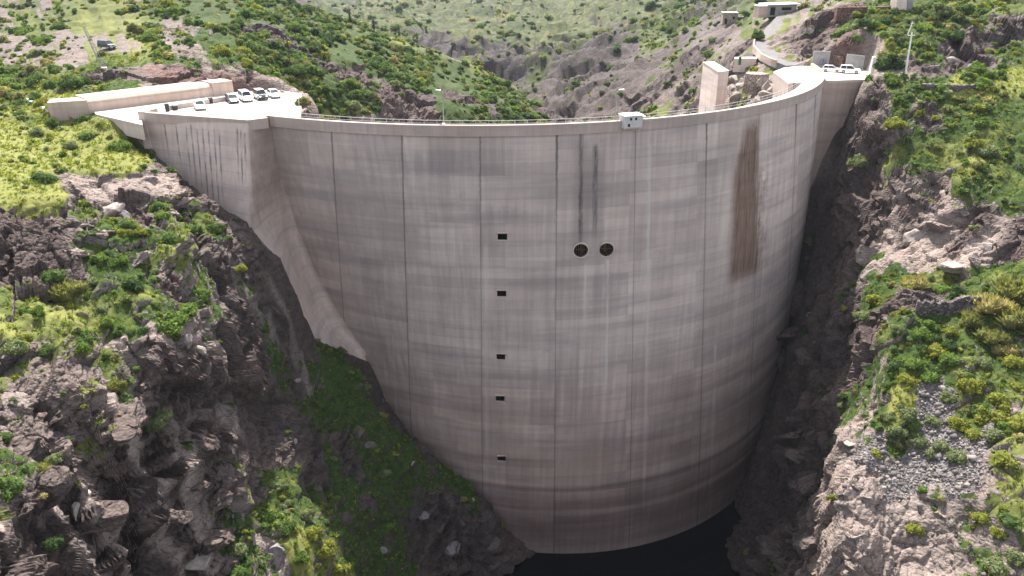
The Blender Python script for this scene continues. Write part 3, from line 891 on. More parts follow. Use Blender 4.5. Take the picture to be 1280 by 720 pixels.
# hatches with their hoods, outlets with rims and rusty screens
for px, py in HATCHES:
    h = arch_hit(px, py)
    m = MB(); m.box(h + Vector((0, -.14, .78)), (1.85, .42, .14), bevel=.02); m.build('opening_hood', WING_M, dam)
    m = MB(); m.box(h + Vector((0, -.07, -.62)), (1.75, .22, .10), bevel=.02); m.build('opening_sill', WING_M, dam)
for k, (px, py) in enumerate(OUTLETS):
    h = arch_hit(px, py)
    seg = 32
    m = MB(); bm = m.bm
    rr = []
    for rad, y in ((1.22, -.22), (1.46, -.22), (1.46, .4), (1.22, .4)):
        rr.append([bm.verts.new(h + Vector((rad * math.cos(2 * math.pi * i / seg), y, rad * math.sin(2 * math.pi * i / seg)))) for i in range(seg)])
    for a, b in zip(rr, rr[1:] + rr[:1]):
        for i in range(seg):
            bm.faces.new((a[i], a[(i + 1) % seg], b[(i + 1) % seg], b[i]))
    rim = m.build('outlet_rim', WING_M, dam, True)
    m = MB()
    for i in range(-3, 4):
        xx = i * .34; hh = math.sqrt(max(.05, 1.2 ** 2 - xx * xx))
        m.tube([h + Vector((xx, .55 + .05 * k, -hh)), h + Vector((xx, .55 + .05 * k, hh))], .05, 6)
    m.tube([h + Vector((-1.18, .5, 0)), h + Vector((1.18, .5, 0))], .06, 6)
    m.box(h + Vector((.35 - .5 * k, .9, .1)), (.5, .1, 1.6))
    m.build('rusty_screen', RUST_M, rim)

# left wing: the gravity block beside the arch, its returning face and the sloping foot on the rock
W0, W1, W2 = atZ(175, 140), atZ(310, 150), atZ(333, 147.2)
B1 = atY(318, 290, 116.4)
A = [on_arch(TA, 0, .0)] + [arch_hit(*q) for q in ((345, 205), (362, 255), (374, 290), (384, 314), (394, 338), (408, 364), (424, 392), (441, 418), (460, 444))]
Cn = [W1, W1.lerp(B1, .45), B1, atY(340, 316, 115.8), atY(*FOOTPX[1]), atY(*FOOTPX[2]), atY(*FOOTPX[3]), atY(*FOOTPX[4]), atY(*FOOTPX[5]), arch_hit(460, 454)]
bm = bmesh.new()
def grid_between(P0, P1, n, wob=0.0):
    """ruled sheet between two polylines"""
    rows = []
    for i, (a, b) in enumerate(zip(P0, P1)):
        rows.append([bm.verts.new(a.lerp(b, k / (n - 1))) for k in range(n)])
    for r0, r1 in zip(rows, rows[1:]):
        for k in range(n - 1):
            bm.faces.new((r0[k], r0[k + 1], r1[k + 1], r1[k]))
def dense(P, n=4):
    out = []
    for i in range(len(P) - 1):
        for k in range(n): out.append(P[i].lerp(P[i + 1], k / n))
    return out + [P[-1]]
low = 10
Wd = Vector((0, 0, -26))
# front of the wing
P0 = dense([W0.lerp(W1, t) for t in (0, .25, .5, .75, 1)], 3)
bot = [W0 + Vector((.5, -.3, -22)), B1 + (B1 - W1) * .35]
P1 = dense([bot[0].lerp(bot[1], t) for t in (0, .25, .5, .75, 1)], 3)
grid_between(P0, P1, 14)
# returning face and foot
Cd, Ad = dense(Cn, 3), dense(A, 3)
rows = []
for i, (c_, a_) in enumerate(zip(Cd, Ad)):
    cx_, cy_, r_ = arch(a_.z)
    th_ = math.atan2(a_.x - cx_, cy_ - a_.y)
    ow = Vector((math.sin(th_), -math.cos(th_), 0)); tl = Vector((-math.cos(th_), -math.sin(th_), 0))
    wk = min(1.0, max(0.0, (i - 3) / 7.0))
    near_ = min(1.0, (c_ - a_).length / 7.0)
    a2 = a_ + ow * (-.8 + .82 * wk)
    K = c_.lerp(a2, .5).lerp(a2 + tl * (4.5 * near_) + ow * .4 * near_, wk)
    rows.append([bm.verts.new(c_ * (1 - t) ** 2 + K * (2 * t * (1 - t)) + a2 * t * t) for t in [k / 12 for k in range(13)]])
for r0, r1 in zip(rows, rows[1:]):
    for k in range(12):
        bm.faces.new((r0[k], r0[k + 1], r1[k + 1], r1[k]))
# skirt of the foot running down into the rock
Sk = [c_ + Vector((0, .8, -7.0)) for c_, a_ in zip(Cd, Ad)]
grid_between(Cd[6:], Sk[6:], 4)
bmesh.ops.remove_doubles(bm, verts=bm.verts, dist=.02)
bmesh.ops.recalc_face_normals(bm, faces=bm.faces)
me = bpy.data.meshes.new('wing_block'); bm.to_mesh(me); bm.free()


def wing_material():
    n = NT('wing_block_concrete', .93, .12)
    p = n.obj()
    c, x, z, b, f, st, fs = concrete_base(n, p)
    c = n.mix(1.0, c, (1.1, 1.06, 1.03), 'MULTIPLY')
    wob = n.mul(n.sub(n.noise(p, .7, 4, .6), .5), .25)
    xw = n.add(x, wob)
    brk = n.noise(n.comb(n.mul(x, 1.5), 0.0, n.mul(z, .35)), 1.0, 4, .6)
    for x0, z0, z1 in ((-54.3, -1.5, -9), (-53.3, -1.2, -11), (-52.2, -2, -12), (-51.1, -1.5, -13), (-50.0, -2, -14), (-48.9, -1.5, -13.5), (-48.0, -2.5, -12), (-44.6, -1.4, -9), (-43.9, -1.6, -10), (-43.2, -1.8, -8), (-58.5, -1.5, -6), (-56.2, -1.5, -8)):
        q = n.mul(n.bell(xw, x0, .26), n.mul(n.step(z, z0 + .3, z0 - .6), n.step(z, z1 - 2, z1 + 2)))
        c = n.mix(n.mul(q, n.lin(brk, .35, .6, .05, .85)), c, (.10, .095, .10))
    lz = n.math('ABSOLUTE', n.sub(n.math('FRACT', n.math('DIVIDE', z, 2.05)), .5))
    c = n.mix(n.mul(n.step(lz, .46, .5), .3), c, (.17, .15, .14))
    # brown weathering of the returning face and the foot
    br = n.mul(n.step(x, -43.0, -42.2), n.mul(n.step(x, -37.5, -40.2), n.step(z, -21, -13)))
    c = n.mix(n.mul(br, n.lin(n.noise(p, .4, 5, .6), .3, .7, .25, .75)), c, (.23, .165, .125))
    n.bump(n.add(n.mul(b, .4), n.mul(f, .15)), .5, .1)
    return n.color(c)


WB_M = wing_material()
link('wing_block', me, WB_M, dam)
# parapet band on the wing and its thick end
d01 = (W1 - W0).normalized(); nrm = Vector((d01.y, -d01.x, 0))
m = MB()
def band(a, b, o0=.2, o1=.65, z0=-1.7, z1=0.02):
    d = (b - a).normalized(); q = Vector((d.y, -d.x, 0))
    if q.y > 0: q = -q
    m.prism([a + q * o0 + Vector((0, 0, z0)), b + q * o0 + Vector((0, 0, z0)), b + q * o0 + Vector((0, 0, z1)), a + q * o0 + Vector((0, 0, z1))], -q * (o0 + o1))
band(W0, W1 + d01 * .12); band(W1, W2 + (W2 - W1) * .05, .18, .66, -1.68, .015)
m.build('wing_parapet', PARA_M, dam)
m = MB()
m.prism([W0 + Vector((-.2, -.5, -9)), W0 + Vector((1.1, -.62, -9)), W0 + Vector((.9, -.45, .12)), W0 + Vector((-.3, -.30, .12))], Vector((.9, 3.2, 0)))
m.build('wing_end', WB_M, dam)

# right wing under the platform
RP = [atZ(1036, 101, LZ), atZ(1090, 99, LZ), atZ(1092, 92.5, LZ), atZ(1076, 86, LZ), atZ(1010, 83, LZ), atZ(985, 84.5, LZ)]
m = MB()
q0, q1 = RP[0] + Vector((0, 0, -.3)), RP[1] + Vector((0, 0, -.3))
m.prism([q0 + Vector((-1, .15, 0)), q1 + Vector((.0, .15, 0)), q1 + Vector((-4, .2, -30)), q0 + Vector((-1, .2, -45))], Vector((.6, 6, 0)))
m.build('wing_wall', WARM_M, dam)
# ------------------------------------------------------------------ yards and water
def slab(name, pts, mat, thick=.6):
    m = MB(); m.prism([Vector((p[0], p[1], p[2])) for p in pts], (0, 0, -thick))
    o = m.build(name, [mat, WING_M])
    for f in o.data.polygons: f.material_index = 0 if f.normal.z > .5 else 1
    o['kind'] = 'structure'
    return o


n = NT('pale_yard_paving', .95, .1)
p = n.pos()
k = n.noise(p, .35, 6, .65); k2 = n.noise(p, 2.5, 5, .7)
cc = n.mix(n.lin(k, .3, .7), (.44, .40, .36), (.62, .58, .53))
cc = n.mix(n.mul(n.step(k2, .55, .75), .4), cc, (.36, .33, .30))
n.bump(k2, .4, .05)
YARD_M = n.color(cc)
n = NT('still_dark_water', .05, .3)
n.b.inputs['IOR'].default_value = 1.33
n.bump(n.noise(n.pos(), .6, 4, .6), .06, .2)
WATER_M = n.color((.003, .004, .005))
m = MB(); m.box((20, 60, -90.6), (200, 190, .8))
wo = m.build('water', WATER_M); wo['kind'] = 'structure'
slab('yard', LOT, YARD_M, 2.6)
slab('yard', YARD, YARD_M)


def masonry(name, ca, cb, sc=1.6):
    n = NT(name, .95, .1)
    p = n.obj()
    v = n.vor(n.scale(p, (1, 1, 1.3)), sc, 'F1', 1); e = n.vor(n.scale(p, (1, 1, 1.3)), sc, 'DISTANCE_TO_EDGE')
    c = n.mix(n.sep(v)[0], ca, cb)
    c = n.mix(n.step(e, .07, .01), c, tuple(.4 * x for x in ca))
    n.bump(n.add(n.step(e, .0, .12), n.mul(n.noise(p, 6, 4, .7), .3)), .9, .15)
    return n.color(c)


DRY_M = masonry('dark_dry_stone', (.085, .07, .07), (.20, .17, .16), 1.7)
RED_M = masonry('red_rubble', (.12, .07, .06), (.24, .15, .125), 1.2)
TAN_M = masonry('tan_rubble', (.24, .20, .17), (.42, .36, .31), 1.1)
GREY_M = plain('grey_render', (.27, .265, .26), .9, .1, .2, .8)
GLASS_M = plain('dark_glass', (.02, .024, .028), .08, .5, .1)
TYRE_M = plain('tyre', (.02, .02, .02), .9, .1)
RIM_M = plain('wheel_rim', (.38, .38, .39), .4, .5)
LAMP_M = plain('headlight_glass', (.7, .7, .68), .15, .5, .03)
TAIL_M = plain('tail_light_glass', (.28, .02, .015), .2, .5, .05)
GREEN_M = plain('green_paint', (.02, .10, .05), .5, .3)
TRIM_M = plain('black_trim', (.03, .03, .032), .6, .3)


def paint(name, col):
    n = NT(name, .28, .5)
    n.b.inputs['Coat Weight'].default_value = .6
    n.b.inputs['Coat Roughness'].default_value = .06
    d = n.noise(n.obj(), 3.0, 4, .6)
    return n.color(n.mix(n.mul(n.step(d, .45, .75), .25), col, tuple(c * .75 + .05 for c in col)))


P_WHITE, P_DARK, P_GREEN, P_SILVER = paint('white_car_paint', (.80, .80, .79)), paint('dark_car_paint', (.035, .038, .045)), paint('dark_green_car_paint', (.03, .055, .05)), paint('silver_car_paint', (.62, .63, .64))
CARS = {   # body profile, glass profile, roof, wheel base, wheel radius, width
    'hatch': ([(-2.0, .28), (-2.08, .55), (-1.98, .95), (.95, .93), (1.75, .80), (2.05, .62), (2.02, .30)], [(-1.92, .93), (-1.6, 1.42), (.15, 1.44), (1.0, .92)], (-1.5, .1), 1.44, 1.26, .31, 1.72),
    'suv': ([(-2.25, .38), (-2.32, .7), (-2.25, 1.1), (.95, 1.08), (2.1, 1.0), (2.3, .75), (2.25, .4)], [(-2.18, 1.08), (-2.0, 1.72), (.25, 1.75), (1.0, 1.07)], (-1.95, .2), 1.76, 1.4, .38, 1.85),
    'van': ([(-2.15, .32), (-2.2, .7), (-2.16, 1.12), (1.25, 1.08), (1.95, .92), (2.12, .65), (2.1, .34)], [(-2.1, 1.10), (-2.02, 1.78), (.55, 1.80), (1.3, 1.07)], (-2.0, .5), 1.82, 1.34, .33, 1.8),
    'saloon': ([(-2.15, .28), (-2.22, .6), (-2.1, .95), (-1.3, .97), (.9, .93), (1.8, .82), (2.15, .62), (2.1, .30)], [(-1.75, .95), (-1.1, 1.40), (.1, 1.42), (.95, .92)], (-1.05, .05), 1.42, 1.34, .31, 1.74)}


def make_car(kind, pm, loc, rz, label, cat='car', group=None):
    prof, gl, rf, rh, wb, wr, W = CARS[kind]
    t = empty({'van': 'parked_van'}.get(kind, 'parked_car'), loc, rz, label, cat, group)
    m = MB()
    ring = [[m.bm.verts.new((x * (1 if abs(y) < .9 else .975), y * W / 2, z + (0 if abs(y) < .95 else -.02 * (z > .5)))) for x, z in prof] for y in (-1.0, -.88, .88, 1.0)]
    for a, b in zip(ring, ring[1:]):
        for i in range(len(prof)): m.bm.faces.new((a[i], a[(i + 1) % len(prof)], b[(i + 1) % len(prof)], b[i]))
    m.bm.faces.new(ring[0]); m.bm.faces.new(ring[-1][::-1])
    m.build('body', pm, t)
    m = MB(); bot = W / 2 - .06; top = W / 2 - .24
    ys = {0: bot, 1: top, 2: top, 3: bot}
    L_ = [m.bm.verts.new((x, -ys[i], z)) for i, (x, z) in enumerate(gl)]; R_ = [m.bm.verts.new((x, ys[i], z)) for i, (x, z) in enumerate(gl)]
    m.bm.faces.new(L_); m.bm.faces.new(R_[::-1])
    for i in range(4): m.bm.faces.new((L_[i], R_[i], R_[(i + 1) % 4], L_[(i + 1) % 4]))
    m.build('windows', GLASS_M, t)
    m = MB(); m.box(((gl[1][0] + gl[2][0]) / 2, 0, rh), (gl[2][0] - gl[1][0] + .12, 2 * top + .08, .07), bevel=.025)
    m.build('roof', pm, t)
    for sy in (-1, 1):
        for i, j in ((0, 1), (2, 3)):
            m = MB(); m.tube([(gl[i][0], sy * (ys[i] + .012), gl[i][1]), (gl[j][0], sy * (ys[j] + .012), gl[j][1] + .02)], .05, 5); m.build('pillar', pm, t)
        mid = (gl[1][0] + gl[2][0]) / 2
        m = MB(); m.tube([(mid, sy * (bot + .01), gl[0][1]), (mid, sy * (top + .012), gl[1][1])], .045, 5); m.build('pillar', pm, t)
    for sx_ in (-1, 1):
        m = MB(); m.box((sx_ * (prof[0][0] * -1.0 + .06), 0, .46), (.16, W * .95, .2), bevel=.04); m.build('bumper', TRIM_M if kind in ('suv',) else pm, t)
        for sy in (-1, 1):
            m = MB(); m.tube([(sx_ * wb, sy * (W / 2 - .2), wr), (sx_ * wb, sy * (W / 2 + .01), wr)], wr, 16)
            wh = m.build('wheel', TYRE_M, t)
            m = MB(); m.tube([(sx_ * wb, sy * (W / 2 + .005), wr), (sx_ * wb, sy * (W / 2 + .025), wr)], wr * .62, 12); m.build('rim', RIM_M, wh)
            m = MB(); m.box((sx_ * (abs(prof[1][0]) - .07), sy * (W / 2 - .28), prof[-2][1] if sx_ > 0 else .80), (.16, .34, .15), bevel=.03)
            m.build('headlight' if sx_ > 0 else 'tail_light', LAMP_M if sx_ > 0 else TAIL_M, t)
    return t


def lot(px, py): return atZ(px, py, LZ + .005)


g1 = 'cars parked along the far edge of the yard'
make_car('hatch', P_WHITE, lot(250, 136), R(-62), 'small white car parked alone on the pale yard behind the left parapet', group=None)
make_car('hatch', P_DARK, lot(290.5, 127.6), R(-58), 'black car parked between the low wall and a white van', 'car', g1)
make_car('van', P_WHITE, lot(307.5, 125.8), R(-58), 'white van with dark windows parked between two dark cars', 'van', g1)
make_car('suv', P_GREEN, lot(326, 123.6), R(-58), 'dark green off-road car parked beside the white van', 'car', g1)
make_car('saloon', P_SILVER, lot(342.5, 121.2), R(-58), 'silver car parked last in the row beside pale boulders', 'car', g1)
g2 = 'cars on the small yard at the right'
make_car('hatch', P_WHITE, lot(1039, 89.6), R(-24), 'white hatchback with its nose towards the other white car', 'car', g2)
make_car('suv', P_WHITE, lot(1062, 91.4), R(-22), 'white off-road car parked before the grey concrete panel nearest the cliff', 'car', g2)

# low dark bins
for px, py, lb in ((209.5, 139.0, 'dark upright bin standing at the corner of the parking yard'), (219, 137.2, 'low dark bin lying beside the upright bin at the yard corner'), (263.5, 129.0, 'small dark bin standing between the lone white car and the black car')):
    t = empty('waste_bin', lot(px, py), R(-50), lb, 'bin', 'dark bins on the parking yard')
    h = 1.25 if px < 215 else .7 if px < 240 else .95
    wd = .6 if px < 215 else 1.3 if px < 240 else .8
    m = MB(); m.box((0, 0, h / 2), (wd * .85, .62, h), taper=(1.12, 1.1), bevel=.03); m.build('bin_body', TRIM_M, t)
    m = MB(); m.box((0, 0, h + .05), (wd, .74, .09), bevel=.03); m.build('lid', TRIM_M, t)

# ---- the long weir wall behind the yard
t = empty('spillway_weir', atZ(200, 125, LZ), 0, 'long low pale concrete weir wall behind the left parking yard', 'weir')
o0 = t.location
F0, F1 = atZ(112, 140.2, LZ), atZ(289, 117.2, LZ)
dv = (F1 - F0).normalized(); nv = Vector((-dv.y, dv.x, 0))
def wp(s_, o_, z_): return F0 + dv * s_ + nv * o_ + Vector((0, 0, z_ - LZ)) - o0
Ln = (F1 - F0).length
m = MB(); bm = m.bm
prof = [(0, -3.5), (0, .15), (.15, .28), (.22, .55), (.75, .95), (1.6, 1.1), (6.2, 1.05), (7.4, .2), (7.6, -3.5)]
rg_ = []
for s_ in np.linspace(0, Ln * .86, 14): rg_.append([bm.verts.new(wp(s_, o_, z_)) for o_, z_ in prof])
for a, b in zip(rg_, rg_[1:]):
    for i in range(len(prof)): bm.faces.new((a[i], a[(i + 1) % len(prof)], b[(i + 1) % len(prof)], b[i]))
bm.faces.new(rg_[0]); bm.faces.new(rg_[-1][::-1])
m.build('weir_wall', WARM_M, t)
m = MB(); q = [wp(Ln * .862, -.12, -3.5), wp(Ln * 1.02, -.12, -3.5), wp(Ln * 1.02, -.12, 1.32), wp(Ln * .862, -.12, 1.32)]
m.prism(q, nv * 6.6); m.build('end_block', WARM_M, t)
m = MB(); q = [wp(-5.5, 3.2, -3.5), wp(-.05, 0.02, -3.5), wp(-.05, 0.02, .9), wp(-5.5, 3.2, .75)]
m.prism(q, nv * 3.5 + dv * 1.5); m.build('side_wall', WARM_M, t)
# ---- low channel wall between weir and cars
t = empty('low_wall', lot(214, 137.5), 0, 'low grey concrete wall between the parked cars and the white channel', 'wall')
a, b = lot(213, 137.6), lot(284, 126.0)
d = (b - a).normalized(); q = Vector((-d.y, d.x, 0))
m = MB(); o0 = t.location
m.prism([a - o0, b - o0, b - o0 + Vector((0, 0, .75)), a - o0 + Vector((0, 0, .75))], q * .35); m.build('wall_panel', WING_M, t)
m = MB(); m.prism([a - o0 + Vector((0, 0, .752)) - q * .06, b - o0 + Vector((0, 0, .752)) - q * .06, b - o0 + Vector((0, 0, .84)) - q * .06, a - o0 + Vector((0, 0, .84)) - q * .06], q * .47); m.build('coping', PALE_M, t)
# ---- thin fence at the right edge of the yard
t = empty('wire_fence', lot(362, 140), 0, 'thin leaning wire fence with slim posts at the yard edge by the crest', 'fence')
o0 = t.location; pts = [lot(355, 145.6), lot(356, 137), lot(360, 129), lot(368, 122.5), lot(373, 131), lot(374.5, 144)]
for q in pts:
    m = MB(); m.tube([q - o0, q - o0 + Vector((.15, .05, 2.1))], .05, 6); m.build('post', STEEL_M, t)
m = MB()
for h in (.7, 1.4, 2.0):
    m.tube([q - o0 + Vector((.02 + .07 * h, 0, h)) for q in pts], .018, 4)
m.build('wire', STEEL_M, t)

# ---- lamps on the crest
def crest_lamp(px, arm, label):
    h = arch_hit(px, 158 if px < 700 else 156)
    th = math.atan2(h.x - arch(0)[0], arch(0)[1] - h.y)
    b = on_arch(th, LZ, -3.6 if px < 700 else -1.0)
    t = empty('street_lamp', b, 0, label, 'street lamp', 'lamps on the dam crest')
    m = MB(); m.box((0, 0, .35), (.55, .55, .75), bevel=.04, taper=(.8, .8)); m.build('lamp_base', WHITE_M, t)
    m = MB(); m.tube([(0, 0, .6), (0, 0, 3.2), (0, 0, 5.6)], [.10, .075, .06], 8); m.build('pole', STEEL_M, t)
    m = MB(); m.tube([(0, 0, 5.45), (arm * .25, .05, 5.75), (arm * .75, .1, 5.9)], .045, 6); m.build('arm', STEEL_M, t)
    m = MB(); m.box((arm * .95, .1, 5.93), (.85, .34, .17), ry=-.12 * arm, bevel=.05); m.build('lamp_head', WHITE_M, t)
crest_lamp(547.5, -.7, 'slim street lamp standing alone on the crest against the dark wooded ridge')
crest_lamp(770.5, .8, 'street lamp on the crest beside the small white cabin')

# ---- white cabin overhanging the face
h = arch_hit(787, 158)
th = math.atan2(h.x - arch(0)[0], arch(0)[1] - h.y)
t = empty('hoist_cabin', on_arch(th, 0, 0), th, 'small white concrete cabin overhanging the crest parapet', 'cabin')
m = MB(); m.box((0, -.35, -.15), (3.1, 2.2, 2.0), bevel=.04); m.build('cabin_body', plain('limewash', (.50, .48, .455), .85, .15, .1, 1.5), t)
m = MB(); m.box((0, -.35, .93), (3.4, 2.5, .16), bevel=.04); m.build('roof', WHITE_M, t)
m = MB(); m.box((1.95, .1, .45), (1.2, 1.3, .18), rz=.1, bevel=.03); m.build('side_ledge', WHITE_M, t)
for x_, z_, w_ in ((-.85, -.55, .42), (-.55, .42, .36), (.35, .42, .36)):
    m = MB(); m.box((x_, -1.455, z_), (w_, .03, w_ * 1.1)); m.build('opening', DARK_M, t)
m = MB(); m.box((0, -1.47, -.98), (3.0, .1, .22), bevel=.03); m.build('sill_beam', WING_M, t)

# ---- right bank: walls, panels, posts
def panel(name, pts, thick, mat, label, cat, extra=None, group=None):
    o0 = Vector(pts[0]); t = empty(name, o0, 0, label, cat, group)
    m = MB(); m.prism([Vector(p) - o0 for p in pts], thick); m.build('wall_panel', mat, t)
    return t, o0

# tall tapering end wall
a, b = atZ(879, 78, -1.0), atZ(898.5, 90.5, -1.0)
t = empty('buttress_wall', b, 0, 'tall pale concrete buttress wall standing behind the crest beside broken rock', 'buttress')
m = MB(); c3 = b + Vector((2.9, 2.2, 0)); d3 = a + Vector((2.9, 1.0, 0)); dn = Vector((0, 0, -20))
m.prism([a - b, Vector((0, 0, 0)), c3 - b, d3 - b], dn); m.build('wall_panel', PALE_M, t)
m = MB(); up = Vector((0, 0, .12))
m.prism([a - b + Vector((-.12, .1, .002)), Vector((-.12, -.12, .002)), c3 - b + Vector((.1, -.1, .002)), d3 - b + Vector((.1, .1, .002))], up); m.build('coping', WARM_M, t)
# curved rubble wall
cc_ = atZ(951, 95, -3.0) + Vector((0, 4.0, 0))
t = empty('curved_wall', cc_, 0, 'curved tan rubble wall holding the bank behind the crest under a yellow bush', 'wall')
m = MB(); seg = [R(200 + 150 * i / 15) for i in range(16)]
bm = m.bm; rr = []
for an in seg:
    cx_, sx_ = math.cos(an), math.sin(an)
    rr.append([bm.verts.new((3.1 * cx_, 3.1 * sx_, .2)), bm.verts.new((3.4 * cx_, 3.4 * sx_, -4.6)), bm.verts.new((2.4 * cx_, 2.4 * sx_, -4.6)), bm.verts.new((2.5 * cx_, 2.5 * sx_, .2))])
for a_, b_ in zip(rr, rr[1:]):
    for i in range(4): bm.faces.new((a_[i], a_[(i + 1) % 4], b_[(i + 1) % 4], b_[i]))
bm.faces.new(rr[0]); bm.faces.new(rr[-1][::-1])
m.build('rubble_wall', TAN_M, t)
m = MB(); m.tube([(0, 0, -.6), (0, 0, .12)], 2.45, 20); m.build('fill', TAN_M, t)
# white wall of the yard corner
a, b = atZ(966.5, 90, LZ + .1), atZ(985.5, 104, LZ + .1)
t, o0 = panel('corner_wall', [a, b, b + Vector((.6, .3, -5.5)), a + Vector((.6, .3, -5.5))], (1.2, .5, 0), PALE_M, 'white concrete wall at the corner of the small yard behind the crest', 'wall')
a2, b2 = atZ(986.5, 104.5, LZ - .2), atZ(1008, 104.5, LZ - .2)
t, o0 = panel('pit_wall', [a2, b2, b2 + Vector((0, 0, -4)), a2 + Vector((0, 0, -4))], (0, 1.0, 0), TAN_M, 'brown rubble wall in the pit between the crest road and the white wall', 'wall')
# two grey panels against the cutting
for pts, lb in (((1014.2, 84.0), (1035.4, 83.2), (1037.4, 64.2), (1015.6, 63.8)), 'flat grey concrete panel with blue scribbles against the red rock cutting'), (((1056, 86.8), (1078.2, 88.0), (1080.6, 70.2), (1057.6, 67.6)), 'flat grey concrete panel behind the white off-road car'):
    a, b = atZ(*pts[0], LZ), atZ(*pts[1], LZ)
    hA = atY(*pts[3], a.y).z; hB = atY(*pts[2], b.y).z
    t, o0 = panel('concrete_panel', [a + Vector((0, 0, -.6)), b + Vector((0, 0, -.6)), Vector((b.x, b.y, hB)), Vector((a.x, a.y, hA))], (.1, .45, 0), GREY_M, lb, 'concrete panel', None, 'grey panels at the cutting')
    if 'scribbles' in lb:
        gm_ = plain('blue_spray_paint', (.10, .10, .20), .8, .1)
        m = MB(); mid = (a + b) / 2 - o0
        for k in range(7):
            x_ = -1.0 + k * .34
            m.tube([mid + Vector((x_, -.03, .5)), mid + Vector((x_ + .25 * (-1) ** k, -.03, 1.1 + .3 * math.sin(k * 2.1))), mid + Vector((x_ + .1, -.03, 1.75 + .3 * math.cos(k * 1.7)))], .07, 4)
        m.build('graffiti', gm_, t)
# dark recess between the panels
a, b = atZ(1035.5, 83.2, LZ), atZ(1056, 86.4, LZ)
panel('cutting_wall', [a + Vector((0, 1.6, -.5)), b + Vector((0, 1.6, -.5)), b + Vector((0, 2.0, 2.6)), a + Vector((0, 2.0, 2.6))], (0, .6, 0), RED_M, 'dark red masonry in the gap between the two grey panels', 'wall')
# white pillar at the end of the yard
q = lot(1088, 94)
t = empty('gate_pillar', q, .2, 'tapering white pillar at the end of the small yard beside a dark bush', 'pillar')
m = MB(); m.box((0, 0, 1.9), (.95, .8, 3.9), taper=(.5, .55), bevel=.08); m.build('pillar_shaft', WHITE_M, t)
m = MB(); m.box((.1, 0, 3.95), (.7, .65, .25), bevel=.06); m.build('cap', WHITE_M, t)
# pipe rail of the small yard
t = empty('yard_railing', lot(1003, 101), 0, 'thin white railing along the inner edge of the small yard', 'railing')
o0 = t.location; pts = [lot(986, 102), lot(994, 101.5), lot(1003, 101.2), lot(1012, 99.8)]
for q in pts:
    m = MB(); m.tube([q - o0, q - o0 + Vector((0, 0, 1.0))], .04, 6); m.build('post', WHITE_M, t)
m = MB(); m.tube([q - o0 + Vector((0, 0, 1.0)) for q in pts], .035, 5); m.tube([q - o0 + Vector((0, 0, .55)) for q in pts], .03, 5); m.build('rail', WHITE_M, t)

# ---- road climbing away from the small yard
ROAD_PX = [(994, 85.5, 194), (978, 83, 199), (964, 77, 207), (954, 69, 218), (955, 62, 228), (967, 54.5, 240), (984, 46.5, 256)]
road = [atY(*q) for q in ROAD_PX]
for q in road: q.z = max(q.z, tz(q.x, q.y) + .05)
road[0].z = LZ + .05
rv = []
rp_ = dense(road, 8)
for i, q in enumerate(rp_):
    d = (rp_[min(i + 1, len(rp_) - 1)] - rp_[max(i - 1, 0)]); d.z = 0; d.normalize()
    s_ = Vector((-d.y, d.x, 0)) * 2.7
    rv.append((q + s_, q - s_))
m = MB(); bm = m.bm; rows = [[bm.verts.new(v) for v in (a + Vector((0, 0, .12)), b + Vector((0, 0, .12)), b + Vector((0, 0, -1.6)), a + Vector((0, 0, -1.6)))] for a, b in rv]
for a, b in zip(rows, rows[1:]):
    for i in range(4): bm.faces.new((a[i], a[(i + 1) % 4], b[(i + 1) % 4], b[i]))
bm.faces.new(rows[0]); bm.faces.new(rows[-1][::-1])
ro = m.build('road', plain('worn_asphalt', (.15, .14, .138), .95, .1, .15, .7)); ro['kind'] = 'structure'
ROAD_POLY = [(a.x, a.y) for a, b in rv] + [(b.x, b.y) for a, b in rv[::-1]]
# pale terrace wall with green cabinet
a, b = atY(917, 80.5, 208), atY(945, 80.8, 208)
t, o0 = panel('terrace_wall', [a + Vector((0, 0, -2)), b + Vector((0, 0, -2)), b + Vector((0, 0, 1.6)), a + Vector((0, 0, 1.5))], (1.0, 3.0, 0), PALE_M, 'pale concrete terrace wall beside the road bend behind the buttress', 'wall')
q = atY(924.3, 80.6, 206.5)
t = empty('electric_cabinet', q, 0, 'green cabinet standing in front of the pale terrace wall', 'cabinet')
m = MB(); m.box((0, 0, .9), (.62, .5, 2.0), bevel=.04); m.build('cabinet_body', GREEN_M, t)
m = MB(); m.box((0, 0, 1.95), (.72, .6, .1), bevel=.03); m.build('cabinet_roof', GREEN_M, t)
# kerb wall along the road
pts_ = [a for a, b in rv]
t = empty('road_wall', pts_[10], 0, 'low pale kerb wall along the outer side of the climbing road', 'wall')
m = MB(); bm = m.bm; o0 = t.location
rows = [[bm.verts.new(q - o0 + Vector(v)) for v in ((0, 0, -1.2), (0, 0, .65), (-.35, .1, .65), (-.35, .1, -1.2))] for q in pts_[6:34]]
for a, b in zip(rows, rows[1:]):
    for i in range(4): bm.faces.new((a[i], a[(i + 1) % 4], b[(i + 1) % 4], b[i]))
bm.faces.new(rows[0]); bm.faces.new(rows[-1][::-1]); m.build('kerb_stones', WARM_M, t)

